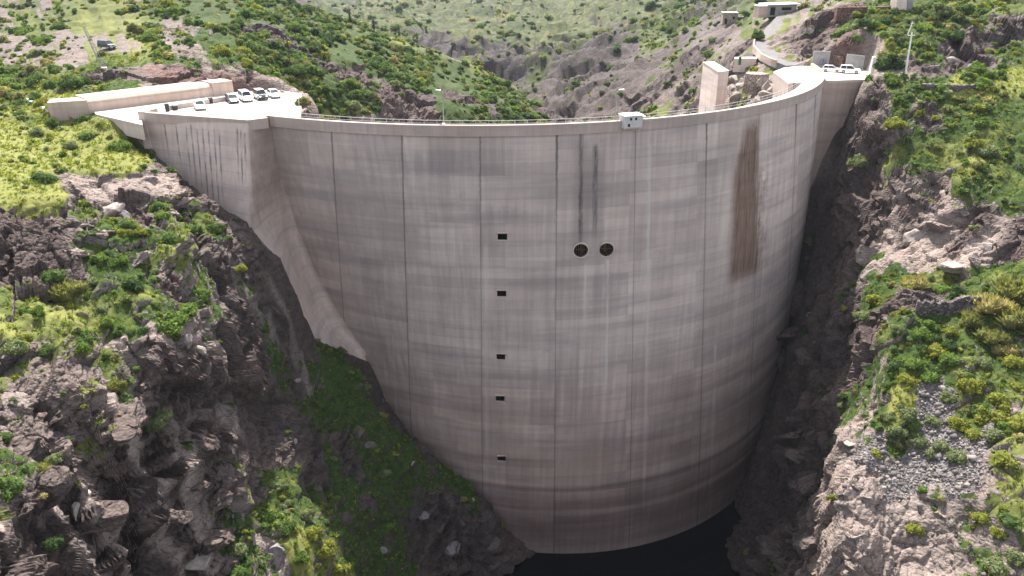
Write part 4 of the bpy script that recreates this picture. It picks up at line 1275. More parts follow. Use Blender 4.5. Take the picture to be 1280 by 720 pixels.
# ---- utility pole on the right bank and poles on the left hill
def utility_pole(name, px, py, height, lean, r0, mat, label, cat, arm=1.2, ymin=0, group=None, lift=0):
    q = hit_ground(px, py, ymin)
    t = empty(name, q + Vector((0, 0, -.3)), 0, label, cat, group)
    m = MB(); m.tube([(0, 0, 0), (lean * .5, 0, height * .5), (lean, 0, height)], [r0, r0 * .85, r0 * .65], 8); m.build('pole', mat, t)
    m = MB(); m.box((lean, 0, height - .5), (arm, .12, .12), bevel=.02); arm_o = m.build('crossarm', mat, t)
    for s_ in (-.42, .42):
        m = MB(); m.tube([(lean + s_ * arm, 0, height - .44), (lean + s_ * arm, 0, height - .2)], [.06, .04], 6); m.build('insulator', LAMP_M, arm_o)
    return t
utility_pole('utility_pole', 1129, 101, 9.6, -.45, .22, WHITE_M, 'white utility pole standing on the green bank right of the small yard', 'pole', 1.5)
utility_pole('utility_pole', 1131, 48, 4.0, .9, .14, WHITE_M, 'short leaning white pole on the slope above the white utility pole', 'pole', .8, 150)
utility_pole('utility_pole', 362, 87, 7.5, -.1, .14, TRIM_M, 'thin dark pole on the wooded hill behind the parked cars', 'pole', 1.4, 160)
# lattice mast
q = hit_ground(128, 86, 150)
t = empty('lattice_mast', q + Vector((0, 0, -.3)), .3, 'slim grey lattice mast leaning on the hill above the weir', 'mast')
H = 9.0
top = Vector((-2.1, 0, H))
for k in range(3):
    an = k * 2 * math.pi / 3; bo = Vector((.55 * math.cos(an), .55 * math.sin(an), 0)); tp = top + .45 * bo
    m = MB(); m.tube([bo, tp], .055, 5); m.build('leg', STEEL_M, t)
m = MB()
for i in range(12):
    f0, f1 = i / 12, (i + 1) / 12
    for k in range(3):
        an, an2 = k * 2 * math.pi / 3, (k + 1) * 2 * math.pi / 3
        p0 = top * f0 + (1 - .55 * f0) * .55 * Vector((math.cos(an), math.sin(an), 0)); p1 = top * f1 + (1 - .55 * f1) * .55 * Vector((math.cos(an2), math.sin(an2), 0))
        m.tube([p0, p1], .03, 4)
m.build('bracing', STEEL_M, t)
m = MB(); m.box((0, 0, .25), (1.3, 1.3, .7), bevel=.06); m.build('footing', PALE_M, t)
# parked vehicle on the clearing
q = hit_ground(133.5, 62, 150)
make_car('van', P_GREEN, q + Vector((0, 0, .05)), R(-25), 'dark van parked on the grey clearing on the left hill', 'van')
# small concrete path at the far left
q0, q1 = hit_ground(38, 124, 100), hit_ground(66, 141, 100)
m = MB(); d = (q1 - q0); pp = [q0.lerp(q1, k / 8) for k in range(9)]
s_ = Vector((-d.y, d.x, 0)).normalized() * .8
bm = m.bm; rows = []
for q in pp:
    z_ = tz(q.x, q.y) + .12
    rows.append([bm.verts.new((q.x + s_.x, q.y + s_.y, z_)), bm.verts.new((q.x - s_.x, q.y - s_.y, z_)), bm.verts.new((q.x - s_.x, q.y - s_.y, z_ - .8)), bm.verts.new((q.x + s_.x, q.y + s_.y, z_ - .8))])
for a, b in zip(rows, rows[1:]):
    for i in range(4): bm.faces.new((a[i], a[(i + 1) % 4], b[(i + 1) % 4], b[i]))
bm.faces.new(rows[0]); bm.faces.new(rows[-1][::-1])
po_ = m.build('path', YARD_M); po_['kind'] = 'structure'

# ---- buildings up the right-hand hill
q = hit_ground(976, 20, 200)
t = empty('white_roofed_shed', q, .12, 'long low shed with a bright white flat roof on the hill above the road', 'shed')
m = MB(); m.box((0, 3.5, 1.0), (9.6, 6.5, 3.6)); m.build('wall', GREY_M, t)
m = MB(); m.box((.2, 3.3, 2.93), (10.6, 7.6, .26), bevel=.06, ry=-.02); m.build('roof', WHITE_M, t)
m = MB(); m.box((-6.2, 2.2, .7), (2.7, 4.2, 3.4), bevel=.05); ax = m.build('annexe', WARM_M, t)
m = MB(); m.box((-6.2, 2.2, 2.49), (3.0, 4.5, .16), bevel=.03); m.build('annexe_roof', WHITE_M, ax)
m = MB(); m.box((-3.0, .24, .9), (1.6, .06, 2.4)); m.build('door', DARK_M, t)
m = MB(); m.box((1.5, .24, 1.6), (3.2, .06, .9)); m.build('window', DARK_M, t)
q = hit_ground(914, 31, 200)
t = empty('stone_house', q, -.1, 'old flat-roofed stone house among bushes on the far side of the slope', 'house')
m = MB(); m.box((0, 3, 1.7), (5.6, 5.0, 4.6)); m.build('wall', TAN_M, t)
m = MB(); m.box((0, 3, 4.12), (6.0, 5.4, .22), bevel=.05); m.build('roof', PALE_M, t)
m = MB(); m.box((4.4, 3.4, .9), (3.2, 4.0, 3.2)); m.build('side_wing', DRY_M, t)
for x_, z_, w_, h_ in ((-1.6, 1.0, .9, 2.0), (1.3, 2.2, .8, 1.0)):
    m = MB(); m.box((x_, .47, z_), (w_, .06, h_)); m.build('door' if h_ > 1.5 else 'window', DARK_M, t)
# terrace with pale tower block, upper right
q = atY(1150, 18, 203)
t = empty('hillside_terrace', q, 0, 'grey concrete terrace with pale tower block and splayed piers at the top right', 'terrace')
def L(px, py, Y): return atY(px, py, Y) - q
m = MB(); m.prism([L(1116, 19, 203), L(1189, 17.5, 203), L(1189, 14.5, 203), L(1116, 16, 203)], (0, 4.5, 0)); m.build('deck', GREY_M, t)
m = MB(); m.prism([L(1119.5, 16.5, 204), L(1133, 16.5, 204), L(1135, -18, 204), L(1123, -18, 204)], (0, 3.5, 0)); m.build('tower', PALE_M, t)
m = MB(); m.prism([L(1133.5, 16.5, 204.6), L(1141, 16.5, 204.6), L(1141, -14, 204.6), L(1135.5, -14, 204.6)], (0, 2.5, 0)); m.build('tower_side', GREY_M, t)
m = MB(); m.prism([L(1146, 31, 203.5), L(1168, 31, 203.5), L(1168, 19.3, 203.5), L(1146, 19.3, 203.5)], (0, 3.5, 0)); m.build('lower_block', TAN_M, t)
m = MB(); m.prism([L(1116, 30, 203.4), L(1144, 30, 203.4), L(1144, 19.4, 203.4), L(1124, 19.4, 203.4)], (0, 3.0, 0)); m.build('base_wall', GREY_M, t)
for x0, x1 in ((1121, 1127), (1133, 1137)):
    m = MB(); m.tube([L(x0, 33, 201.5), L(x1, 23, 202.8)], .28, 8); m.build('pier', WHITE_M, t)
# red retaining wall
a, b = atY(1046, 19, 209), atY(1112, 18, 207)
panel('retaining_wall', [a + Vector((0, 0, -1.5)), b + Vector((0, 0, -1.5)), b + Vector((0, 0, 1.9)), a + Vector((0, 0, 1.9))], (0, 1.6, 0), RED_M, 'long reddish stone retaining wall at the top right below broken rock', 'wall')


# ---- dry stone walls on the right bank
def stone_wall(pxs, height, ymin, label, mat=DRY_M):
    P_ = [hit_ground(x_, y_, ymin) for x_, y_ in pxs]
    P_ = dense(P_, 6)
    t = empty('stone_wall', P_[0], 0, label, 'stone wall')
    rr_ = random.Random(int(pxs[0][0])); m = MB(); bm = m.bm; o0 = P_[0]; rows = []
    for i, q in enumerate(P_):
        d = P_[min(i + 1, len(P_) - 1)] - P_[max(i - 1, 0)]; d.z = 0; d.normalize(); s_ = Vector((-d.y, d.x, 0))
        if s_.y < 0: s_ = -s_
        h = height * rr_.uniform(.8, 1.15); j = rr_.uniform(-.12, .12)
        rows.append([bm.verts.new(q - o0 + s_ * (o_ + j) + Vector((0, 0, z_))) for o_, z_ in ((-.35, -.8), (-.25 + rr_.uniform(-.1, .1), h * .5), (-.1, h), (.7, h + rr_.uniform(-.1, .15)), (1.0, -.8))])
    for a, b in zip(rows, rows[1:]):
        for i in range(5): bm.faces.new((a[i], a[(i + 1) % 5], b[(i + 1) % 5], b[i]))
    bm.faces.new(rows[0]); bm.faces.new(rows[-1][::-1])
    m.build('wall_stones', mat, t)
stone_wall([(1143, 392), (1160, 393), (1180, 392), (1203, 390), (1226, 388)], 1.9, 0, 'dark dry stone terrace wall above the thicket of yellow-green bushes')
stone_wall([(1152, 112), (1172, 113), (1195, 114), (1222, 113)], 1.0, 0, 'thin dark dry stone wall across the green bank')

# ------------------------------------------------------------------ loose rock
def boulder_mesh(seed, n_=2):
    bm = bmesh.new(); bmesh.ops.create_icosphere(bm, subdivisions=3, radius=1)
    co = np.array([v.co for v in bm.verts])
    rr_ = np.random.default_rng(seed)
    for k in range(13):                              # cut by random planes: angular faces
        d = rr_.normal(0, 1, 3); d /= np.linalg.norm(d); h_ = rr_.uniform(.45, .85)
        over = np.maximum(co @ d - h_, 0); co -= over[:, None] * d[None]
    co *= np.array([1, rr_.uniform(.65, .95), rr_.uniform(.5, .8)])
    co += .05 * np.c_[vnoise(co * 3, seed), vnoise(co * 3, seed + 1), vnoise(co * 3, seed + 2)]
    for v, q in zip(bm.verts, co): v.co = q
    me = bpy.data.meshes.new('boulder'); bm.to_mesh(me); bm.free()
    return me


def stone_material(name, a, b):
    n = NT(name, .95, .12)
    p = n.obj(); k_ = n.noise(n.pos(), 1.6, 6, .68); f_ = n.noise(p, 6, 5, .7)
    n.bump(n.add(n.mul(k_, .6), n.mul(f_, .3)), .9, .2)
    return n.color(n.mix(n.lin(k_, .32, .68), a, b))


ST_PALE, ST_DARK, ST_GREY = stone_material('pale_stone', (.185, .157, .142), (.36, .31, .275)), stone_material('dark_stone', (.07, .06, .06), (.17, .145, .14)), stone_material('grey_stone', (.12, .11, .115), (.26, .24, .24))
BM_ = {}
for nm, mt in (('pale', ST_PALE), ('dark', ST_DARK), ('grey', ST_GREY)):
    for k in range(3):
        me_ = boulder_mesh(40 + 7 * k + len(nm)); me_.materials.append(mt); BM_[nm, k] = me_
BOULD = [(346, 690, 20, 'grey', 'large split grey boulder in the sunlit green patch at the bottom of the gorge'), (480, 505, 7, 'grey', 'pale boulder high on the shaded green slope'), (372, 478, 7, 'pale', 'pale boulder at the top of the shaded green slope'),
         (357, 552, 6, 'pale', 'small pale boulder on the left side of the shaded slope'), (478, 690, 9, 'grey', 'boulder near the bottom edge of the shaded green slope'), (532, 645, 10, 'grey', 'boulder beside the pale stones near the foot of the dam'),
         (590, 625, 6, 'pale', 'pale stone on the shaded slope close to the dam foot'), (607, 612, 5, 'pale', 'small pale stone touching the dam foot'), (512, 580, 5, 'pale', 'single pale stone in the middle of the shaded green slope'),
         (445, 540, 14, 'dark', 'dark boulder on the shaded slope below the dam'), (462, 560, 11, 'dark', 'second dark boulder just below the dark boulder on the shaded slope'), (130, 265, 28, 'pale', 'broad pale slab of rock below the yellow meadow'), (155, 270, 16, 'grey', 'grey rock beside the broad pale slab below the meadow'),
         (95, 645, 18, 'pale', 'pale block on the edge of the dark crag'), (120, 620, 14, 'pale', 'flat pale rock on top of the dark crag'), (225, 425, 16, 'pale', 'pale rock below the bright green bushes on the left bank'), (250, 440, 12, 'pale', 'smaller pale rock right of the bright green bushes'),
         (245, 700, 26, 'pale', 'sunlit topped crag block at the bottom edge'), (1118, 603, 9, 'grey', 'grey boulder lying at the left edge of the gravel'), (1106, 615, 11, 'pale', 'pale boulder with a dark hollow beside the gravel'), (1062, 555, 10, 'pale', 'pale block on the cliff edge above the deep shade'),
         (1224, 598, 8, 'grey', 'grey rock at the right of the gravel'), (1150, 300, 24, 'pale', 'great pale rock face above the dark stone wall'), (1200, 330, 22, 'pale', 'layered pale rock right of the great rock face'), (1235, 310, 18, 'pale', 'round-topped pale rock at the end of the outcrop'),
         (1186, 215, 8, 'dark', 'dark upright boulder standing on the green bank'), (1180, 240, 14, 'pale', 'pale rock right below the dark upright boulder'), (1215, 85, 15, 'dark', 'dark boulder standing in for a shaded cave on the upper green bank'), (1192, 80, 11, 'pale', 'reddish rock beside the dark cave boulder'),  # the dark boulder on the upper bank stands in for a cave's shade
         (1170, 85, 9, 'pale', 'pale rock between the white pole and the reddish rock'), (1010, 48, 14, 'dark', 'dark rock knob above the road bend'), (352, 116, 7, 'pale', 'pale boulder at the end of the row of cars'), (362, 118, 5, 'pale', 'small pale boulder by the wire fence'),
         (915, 120, 9, 'pale', 'broken pale rock beside the tall buttress'), (930, 125, 8, 'pale', 'broken pale rock in the middle of the slope behind the crest'), (958, 124, 7, 'pale', 'broken pale rock below the curved rubble wall'), (925, 100, 8, 'pale', 'pale rock above the broken slope behind the crest'),
         (570, 690, 18, 'grey', 'rock shelf block above the water at the dam foot'), (610, 680, 15, 'dark', 'dark rock beside the water and the dam'), (1030, 180, 0, 'dark', '')]
for k, (px, py, rpx, kd, lb) in enumerate(BOULD):
    if rpx == 0: continue
    q = lot(px, py) if (350 < px < 365 and py < 120) else hit_ground(px, py, 150 if (py < 126 and 880 < px < 1100) else 0)
    rad = rpx / F_PX * (q.y * CP - (q.z - CAM_H) * SP)
    o = bpy.data.objects.new('boulder', BM_[kd, k % 3]); COL.objects.link(o)
    o.location = q + Vector((0, .3 * rad, -.25 * rad)); o.rotation_euler = (random.uniform(-.3, .3), random.uniform(-.3, .3), random.uniform(0, 6.28)); o.scale = (rad, rad * .9, rad)
    tag(o, lb, 'boulder')

# blocks of bedrock standing out of the crags
def block_mesh(seed, pale_):
    bm = bmesh.new(); bmesh.ops.create_icosphere(bm, subdivisions=5, radius=1)
    co = np.array([v.co for v in bm.verts])
    rr_ = np.random.default_rng(seed)
    for k in range(20):
        d = rr_.normal(0, 1, 3) * np.array([1, 1, 1.5]); d /= np.linalg.norm(d); h_ = rr_.uniform(.38, .82)
        over = np.maximum(co @ d - h_, 0); co -= over[:, None] * d[None]
    co *= np.array([1.25, rr_.uniform(.7, 1.0), rr_.uniform(.55, .85)])
    f_, e_ = facets(co * np.array([2.2, 2.2, 4.0]) + seed, seed)
    nn = co / (np.linalg.norm(co, axis=1)[:, None] + 1e-6)
    co += nn * (.10 * f_ - .05 * np.exp(-e_ * 10) + .025 * fbm(co * 7, 3, seed))[:, None]
    for v, q in zip(bm.verts, co): v.co = q
    me = bpy.data.meshes.new('rock_block'); bm.to_mesh(me); bm.free()
    color_attr(me, 'cover', np.tile([[.0, .0, .0]], (len(co), 1))); color_attr(me, 'stone', np.tile([[pale_, .1, 0]], (len(co), 1)))
    me.materials.append(GM)
    return me


BLK = {(t_, k): block_mesh(300 + 11 * k + t_, .15 + .6 * t_) for t_ in (0, 1) for k in range(4)}
rb_ = random.Random(4)
ZONES = [(30, (0, 285), (500, 715), 0, 'dark angular bedrock block jutting from the steep left crag', 'bedrock blocks of the left crag', (14, 46)),
         (8, (0, 180), (430, 560), 1, 'pale sunlit bedrock block on the shoulder of the left crag', 'pale bedrock blocks of the left shoulder', (10, 26)),
         (16, (30, 260), (225, 330), 1, 'rough bedrock block below the yellow meadow', 'bedrock blocks below the meadow', (8, 22)),
         (16, (975, 1020), (360, 700), 0, 'dark bedrock block in the shaded cliff right of the dam', 'bedrock blocks of the shaded cliff', (14, 34)),
         (14, (540, 622), (635, 712), 0, 'dark bedrock block of the shelf above the water', 'bedrock blocks above the water', (9, 20)),
         (16, (1045, 1260), (600, 715), 1, 'pale bedrock block below the gravel on the right bank', 'pale bedrock blocks on the right bank', (8, 24)),
         (14, (1085, 1260), (255, 335), 1, 'pale block of the rock outcrop above the dry stone wall', 'pale blocks of the outcrop', (9, 24))]
for n_, xr, yr, t_, lb, gr, rr2 in ZONES:
    for k in range(n_):
        px, py = rb_.uniform(*xr), rb_.uniform(*yr)
        q = hit_ground(px, py)
        rad = rb_.uniform(*rr2) / F_PX * (q.y * CP - (q.z - CAM_H) * SP)
        o = bpy.data.objects.new('rock_block', BLK[t_, k % 4]); COL.objects.link(o)
        o.location = q + Vector((0, .45 * rad, -.48 * rad)); o.rotation_euler = (rb_.gauss(-.2, .25), rb_.gauss(.35, .25), rb_.uniform(0, 6.28)); o.scale = (rad, rad, rad)
        fr_ = (rad * F_PX / (q.y * CP - (q.z - CAM_H) * SP) - rr2[0]) / (rr2[1] - rr2[0])
        tag(o, ('small ' if fr_ < .33 else 'mid-sized ' if fr_ < .67 else 'large ') + lb, 'rock', gr)
for k in range(26):                                # broken rock behind the crest
    px, py = 910 + 62 * random.random(), 98 + 34 * random.random()
    q = hit_ground(px, py, 178); rad = random.uniform(1.0, 3.2)
    o = bpy.data.objects.new('boulder', BM_['pale', k % 3]); COL.objects.link(o)
    o.location = q + Vector((0, .2, -.2 * rad)); o.rotation_euler = (random.uniform(-.5, .5), random.uniform(-.5, .5), random.uniform(0, 6.28)); o.scale = (rad, rad, rad * 1.3)
    tag(o, 'pale angular rock in the broken slope between buttress and white corner wall', 'boulder', 'broken rocks behind the crest')

# gravel: many small stones over the scree
gr_ = np.random.default_rng(77)
gi_ = pick_w = TD['gra'] * TD['area'] * (TD['Y'] < 130) * (np.abs(TD['U']) < 1.0) + .02 * (TD['pr'][:, 4] > .55) * TD['area'] * (TD['Y'] < 110) * (TD['U'] > 0)
cs_ = np.cumsum(gi_.astype(np.float64)); cs_ /= cs_[-1]
ii = np.searchsorted(cs_, gr_.random(14000))
base = np.array([(1, 0, 0), (0, 1, 0), (-1, 0, 0), (0, -1, 0), (.15, .1, .8), (0, 0, -.6)], float)
tri = np.array([(0, 1, 4), (1, 2, 4), (2, 3, 4), (3, 0, 4), (1, 0, 5), (2, 1, 5), (3, 2, 5), (0, 3, 5)])
rad = np.clip(gr_.lognormal(-2.3, .6, len(ii)), .04, .8)
an = gr_.random(len(ii)) * 6.28
bs = base[None] * (1 + gr_.uniform(-.35, .35, (len(ii), 6, 3))) * rad[:, None, None]
ca, sa = np.cos(an)[:, None], np.sin(an)[:, None]
V = np.stack([bs[..., 0] * ca - bs[..., 1] * sa, bs[..., 0] * sa + bs[..., 1] * ca, bs[..., 2]], -1) + (TD['D'][ii] + np.c_[gr_.normal(0, .12, (len(ii), 2)), np.zeros(len(ii))])[:, None, :]
me = np_mesh('gravel', V.reshape(-1, 3), (tri[None] + np.arange(len(ii))[:, None, None] * 6).reshape(-1, 3), False)
color_attr(me, 'tint', np.repeat(np.where(gr_.random((len(ii), 1)) < .35, [[.20, .172, .155]], [[.14, .124, .122]]) * gr_.uniform(.6, 1.35, (len(ii), 1)), 6, 0))
n = NT('scree_stone', .95, .1)
go = link('gravel', me, n.color(n.attr('tint')))
tag(go, 'grey angular scree stones spilling down the right bank', 'gravel', None, 'stuff')
WEIR_POLY = [(-80, 139), (-74, 134), (-55, 155), (-60, 160)]
KEEP_CLEAR = [ROAD_POLY, WEIR_POLY]
# ------------------------------------------------------------------ vegetation
def leaf_material():
    n = NT('leaves', .8, .12)
    t = n.attr('tint')
    k = n.noise(n.pos(), .8, 3, .6)
    c = n.mix(n.lin(k, .3, .7), n.mix(1.0, t, (.8, .8, .8), 'MULTIPLY'), n.mix(1.0, t, (1.2, 1.18, 1.1), 'MULTIPLY'))
    n.color(c)
    tr = n.node('ShaderNodeBsdfTranslucent', {'Color': n.mix(1.0, c, (1.25, 1.3, .7), 'MULTIPLY')})
    ms = n.node('ShaderNodeMixShader', {0: .38})
    n.t.links.new(n.b.outputs[0], ms.inputs[1]); n.t.links.new(tr.outputs[0], ms.inputs[2])
    n.t.links.new(ms.outputs[0], n.t.nodes['Material Output'].inputs[0])
    return n.m


LEAF_M = leaf_material()
BARK_M = plain('bark', (.14, .11, .09), .9, .1, .3, 4.0)
TINTS = {'yellow-green': (.195, .210, .040), 'bright green': (.110, .170, .036), 'mid green': (.085, .135, .040), 'grey-green': (.155, .185, .090),
         'dark green': (.045, .078, .028), 'straw-coloured': (.27, .235, .105), 'olive': (.155, .160, .058)}


def leaf_blob(rng, nleaf, size, flat=.75, lobes=9, core=True, spiky=False):
    """unit shrub: returns V (n,3), F (m,4), per-vertex shade (n,)"""
    c = rng.normal(0, 1, (lobes, 3)); c /= np.linalg.norm(c, axis=1)[:, None]
    c[:, 2] = np.abs(c[:, 2]); c *= rng.uniform(.35, .68, (lobes, 1)); c[:, 2] *= flat
    c[0] = (0, 0, .25 * flat)
    r = rng.uniform(.26, .46, lobes); r[0] = .5
    li = rng.integers(0, lobes, nleaf)
    d = rng.normal(0, 1, (nleaf, 3)); d /= np.linalg.norm(d, axis=1)[:, None]
    d[:, 2] = np.where(d[:, 2] < -.35, -d[:, 2], d[:, 2])
    p = c[li] + d * (r[li] * rng.uniform(.72, 1.12, nleaf))[:, None]
    p[:, 2] = np.maximum(p[:, 2], .02)
    nrm = d + rng.normal(0, .55, (nleaf, 3)); nrm /= np.linalg.norm(nrm, axis=1)[:, None]
    a = np.cross(nrm, rng.normal(0, 1, (nleaf, 3))); a /= np.linalg.norm(a, axis=1)[:, None] + 1e-9
    b = np.cross(nrm, a)
    if spiky:
        a = d * 1.0 + np.array([0, 0, .6]); a /= np.linalg.norm(a, axis=1)[:, None]; b = np.cross(a, nrm); b /= np.linalg.norm(b, axis=1)[:, None] + 1e-9
    s = size * rng.uniform(.6, 1.35, nleaf)[:, None]
    w_ = .35 if spiky else .62
    L_ = 1.7 if spiky else 1.0
    V = np.stack([p - a * s * L_, p + b * s * w_, p + a * s * L_, p - b * s * w_], 1).reshape(-1, 3)
    F = np.arange(nleaf * 4).reshape(-1, 4)
    sh = np.repeat(rng.uniform(.72, 1.3, nleaf) * rng.uniform(.85, 1.15, lobes)[li], 4)
    if core:
        cv, cf = [], []
        g = [(0, 0, 1), (0, 0, -1)] + [(math.cos(t) * q, math.sin(t) * q, z) for z, q in ((.5, .87), (-.4, .9)) for t in np.arange(6) * math.pi / 3]
        quad = []
        for i in range(6):
            j = (i + 1) % 6
            quad += [(0, 2 + i, 2 + j, 2 + j), (2 + i, 8 + i, 8 + j, 2 + j), (1, 8 + j, 8 + i, 8 + i)]
        for k_ in range(lobes):
            o = len(V) + len(cv) * 1
            base = len(V) + sum(len(x) for x in cv)
            cv.append(np.array(g) * r[k_] * .8 + c[k_])
            cf.append(np.array(quad) + base)
        V = np.vstack([V] + cv); F = np.vstack([F] + cf); sh = np.r_[sh, np.full(len(V) - len(sh), .85)]
        V[:, 2] = np.maximum(V[:, 2], -.12)
    return V, F, sh


def quads_mesh(name, V, F):
    """quads, some collapsed to triangles (last index repeated)"""
    tri = F[:, 2] == F[:, 3]
    me = bpy.data.meshes.new(name)
    loops = np.concatenate([F[~tri].ravel(), F[tri][:, :3].ravel()]).astype(np.int32)
    nq, ntri = int((~tri).sum()), int(tri.sum())
    tot = np.r_[np.full(nq, 4), np.full(ntri, 3)].astype(np.int32)
    st = np.r_[0, np.cumsum(tot)[:-1]].astype(np.int32)
    me.vertices.add(len(V)); me.vertices.foreach_set('co', np.ascontiguousarray(V, np.float32).ravel())
    me.loops.add(len(loops)); me.loops.foreach_set('vertex_index', loops)
    me.polygons.add(len(tot)); me.polygons.foreach_set('loop_start', st); me.polygons.foreach_set('loop_total', tot)
    me.update(calc_edges=True)
    return me


vr = np.random.default_rng(5)
LOD0 = [leaf_blob(vr, 900, .085, .8, 12), leaf_blob(vr, 1000, .08, .65, 15), leaf_blob(vr, 850, .09, .95, 11), leaf_blob(vr, 1000, .085, .7, 13, True, True)]
LOD1 = [leaf_blob(vr, 120, .20, .8, 6), leaf_blob(vr, 130, .19, .65, 7), leaf_blob(vr, 110, .21, .9, 5), leaf_blob(vr, 120, .20, .7, 7)]
LOD2 = [leaf_blob(vr, 26, .40, .7, 3, True), leaf_blob(vr, 24, .42, .6, 3, True), leaf_blob(vr, 28, .38, .9, 3, True)]
TNAMES = list(TINTS)

# ---- where shrubs grow
D, pr, Yt, veg = TD['D'], TD['pr'], TD['Y'], TD['veg']
u_ok = np.abs(TD['U']) < 1.05
hid_dam = inside_soft(D[:, 0], D[:, 1], [(p[0], p[1]) for p in LOT], .1) + inside_soft(D[:, 0], D[:, 1], [(p[0], p[1]) for p in YARD], .1)
for poly in KEEP_CLEAR:
    hid_dam = hid_dam + inside_soft(D[:, 0], D[:, 1], poly, .5)
th_d = np.hypot(D[:, 0] + 4, D[:, 1] - 196)
dens = pr[:, 6] * (.25 + .75 * veg) * (.12 + .88 * (fbm(D / np.maximum(9, Yt / 14)[:, None], 3, 200) > -.12)) * u_ok * (hid_dam < .01)
dens = dens * np.where(TD['steep'] > .55, .25, 1.0)


def pick(weight, n, rng):
    p = np.cumsum(weight.astype(np.float64)); p /= p[-1]
    return np.unique(np.searchsorted(p, rng.random(n)))


near_w = dens * TD['area'] * (Yt < 215)
mid_w = dens * TD['area'] * (Yt >= 150) * (Yt < 520) * np.minimum(1, (230 / Yt) ** 1.0)
far_w = dens * TD['area'] * (Yt >= 420) * (Yt < 2600) * (420 / Yt) ** 1.5
rs = np.random.default_rng(21)


def tint_for(i, rng):
    y_, g_ = TD['yel'][i], pr[i, 1]
    r_ = rng.random()
    far_ = Yt[i] > 420
    if far_: w_ = (.05, .10, .30, .25, .25, .10, .15)
    elif pr[i, 6] > 1.5: w_ = (.06, .10, .30, .10, .30, .02, .12)
    elif y_ > .55: w_ = (.42, .16, .12, .12, .05, .06, .12)
    elif pr[i, 0] > .8: w_ = (.08, .10, .22, .30, .16, .06, .14)
    else: w_ = (.15, .24, .24, .15, .10, .04, .12)
    w_ = np.array(w_) / sum(w_)
    return int(min(6, np.searchsorted(np.cumsum(w_), r_)))


SH = []     # (x, y, z, radius, tint, variant, rot)
for i in pick(near_w, 6500, rs):
    q = D[i]
    rad = float(np.clip(rs.lognormal(-.62, .58), .22, 2.0)) * (1.0 if Yt[i] < 140 else 1.25)
    SH.append([q[0], q[1], q[2] - .1 * rad, rad, tint_for(i, rs), int(rs.integers(0, 3)), rs.random() * 6.28])
for i in pick(mid_w, 9500, rs):
    q = D[i]
    rad = float(np.clip(rs.lognormal(.12, .42), .6, 3.0))
    SH.append([q[0], q[1], q[2] - .1 * rad, rad, tint_for(i, rs), int(rs.integers(0, 3)), rs.random() * 6.28])
for i in pick(far_w, 10000, rs):
    q = D[i]
    rad = float(np.clip(rs.lognormal(.55, .45), 1.0, 5.0)) * (1 + Yt[i] / 2500)
    SH.append([q[0], q[1], q[2] - .1 * rad, rad, tint_for(i, rs), int(rs.integers(0, 3)), rs.random() * 6.28])
# shrubs one can point at in the photograph: pixel, radius in pixels, tint
NAMED = [(1109, 524, 10, 3), (1121, 542, 12, 3), (1134, 520, 13, 3), (1147, 552, 14, 3), (1167, 529, 13, 3), (1185, 499, 11, 3), (1163, 568, 10, 3), (1177, 558, 12, 3), (1198, 572, 15, 3),
         (1080, 535, 7, 3), (1083, 552, 7, 3), (1074, 520, 10, 3), (1096, 568, 8, 0), (1197, 532, 14, 0), (1219, 546, 12, 0), (1244, 548, 14, 3), (1213, 484, 16, 0), (1226, 522, 16, 0), (1246, 524, 16, 0),
         (1262, 580, 19, 0), (1250, 506, 17, 0), (1273, 532, 13, 0), (1143, 662, 13, 0), (1247, 667, 10, 0), (1240, 712, 18, 3), (1268, 700, 14, 3), (1150, 420, 13, 1), (1165, 440, 15, 0), (1190, 455, 15, 1),
         (1140, 455, 14, 1), (1135, 478, 14, 0), (1160, 472, 14, 1), (1235, 385, 27, 5), (1266, 405, 30, 6), (1276, 370, 30, 6), (1238, 425, 20, 6), (1215, 400, 18, 6), (1140, 360, 19, 5), (1190, 346, 13, 1), (1176, 365, 14, 1),
         (1255, 440, 17, 5), (1270, 455, 16, 0), (1230, 455, 14, 3), (212, 410, 24, 1), (238, 392, 18, 1), (258, 372, 12, 1), (90, 365, 22, 6), (70, 350, 18, 2), (150, 505, 15, 2), (140, 485, 12, 6), (8, 615, 20, 2),
         (42, 590, 14, 6), (68, 575, 11, 3), (215, 300, 16, 2), (238, 290, 17, 2), (225, 275, 13, 2), (200, 262, 12, 2), (150, 330, 14, 1), (125, 325, 12, 1), (30, 425, 12, 0), (60, 440, 12, 2), (100, 430, 14, 2),
         (350, 610, 10, 3), (357, 630, 10, 3), (345, 645, 9, 1), (300, 690, 14, 3), (330, 700, 12, 3), (390, 668, 13, 0), (405, 690, 16, 0), (425, 715, 16, 0), (375, 700, 12, 1), (30, 200, 8, 2), (75, 215, 9, 2), (110, 172, 12, 2),
         (108, 150, 11, 2), (65, 160, 10, 2), (1110, 85, 18, 4), (1165, 20, 12, 2), (1180, 45, 14, 2), (1080, 32, 11, 4), (1235, 112, 10, 0), (1148, 145, 9, 0), (1165, 152, 9, 0), (940, 90, 9, 0)]
for px, py, pr_, ti in NAMED:
    q = hit_ground(px, py, 150 if py < 125 and px > 860 and px < 1095 else 0)
    rad = pr_ / F_PX * (q.y * CP - (q.z - CAM_H) * SP) * 1.08
    SH.append([q.x, q.y, q.z - .12 * rad, rad, ti, 3 if ti in (5, 6) else int(rs.integers(0, 3)), rs.random() * 6.28])
SH = np.array(SH)
dep = SH[:, 1] * CP - (SH[:, 2] - CAM_H) * SP
sx = 640 + F_PX * SH[:, 0] / dep
sy = 360 - F_PX * (SH[:, 1] * SP + (SH[:, 2] + SH[:, 3] * .5 - CAM_H) * CP) / dep
rp = SH[:, 3] / dep * F_PX
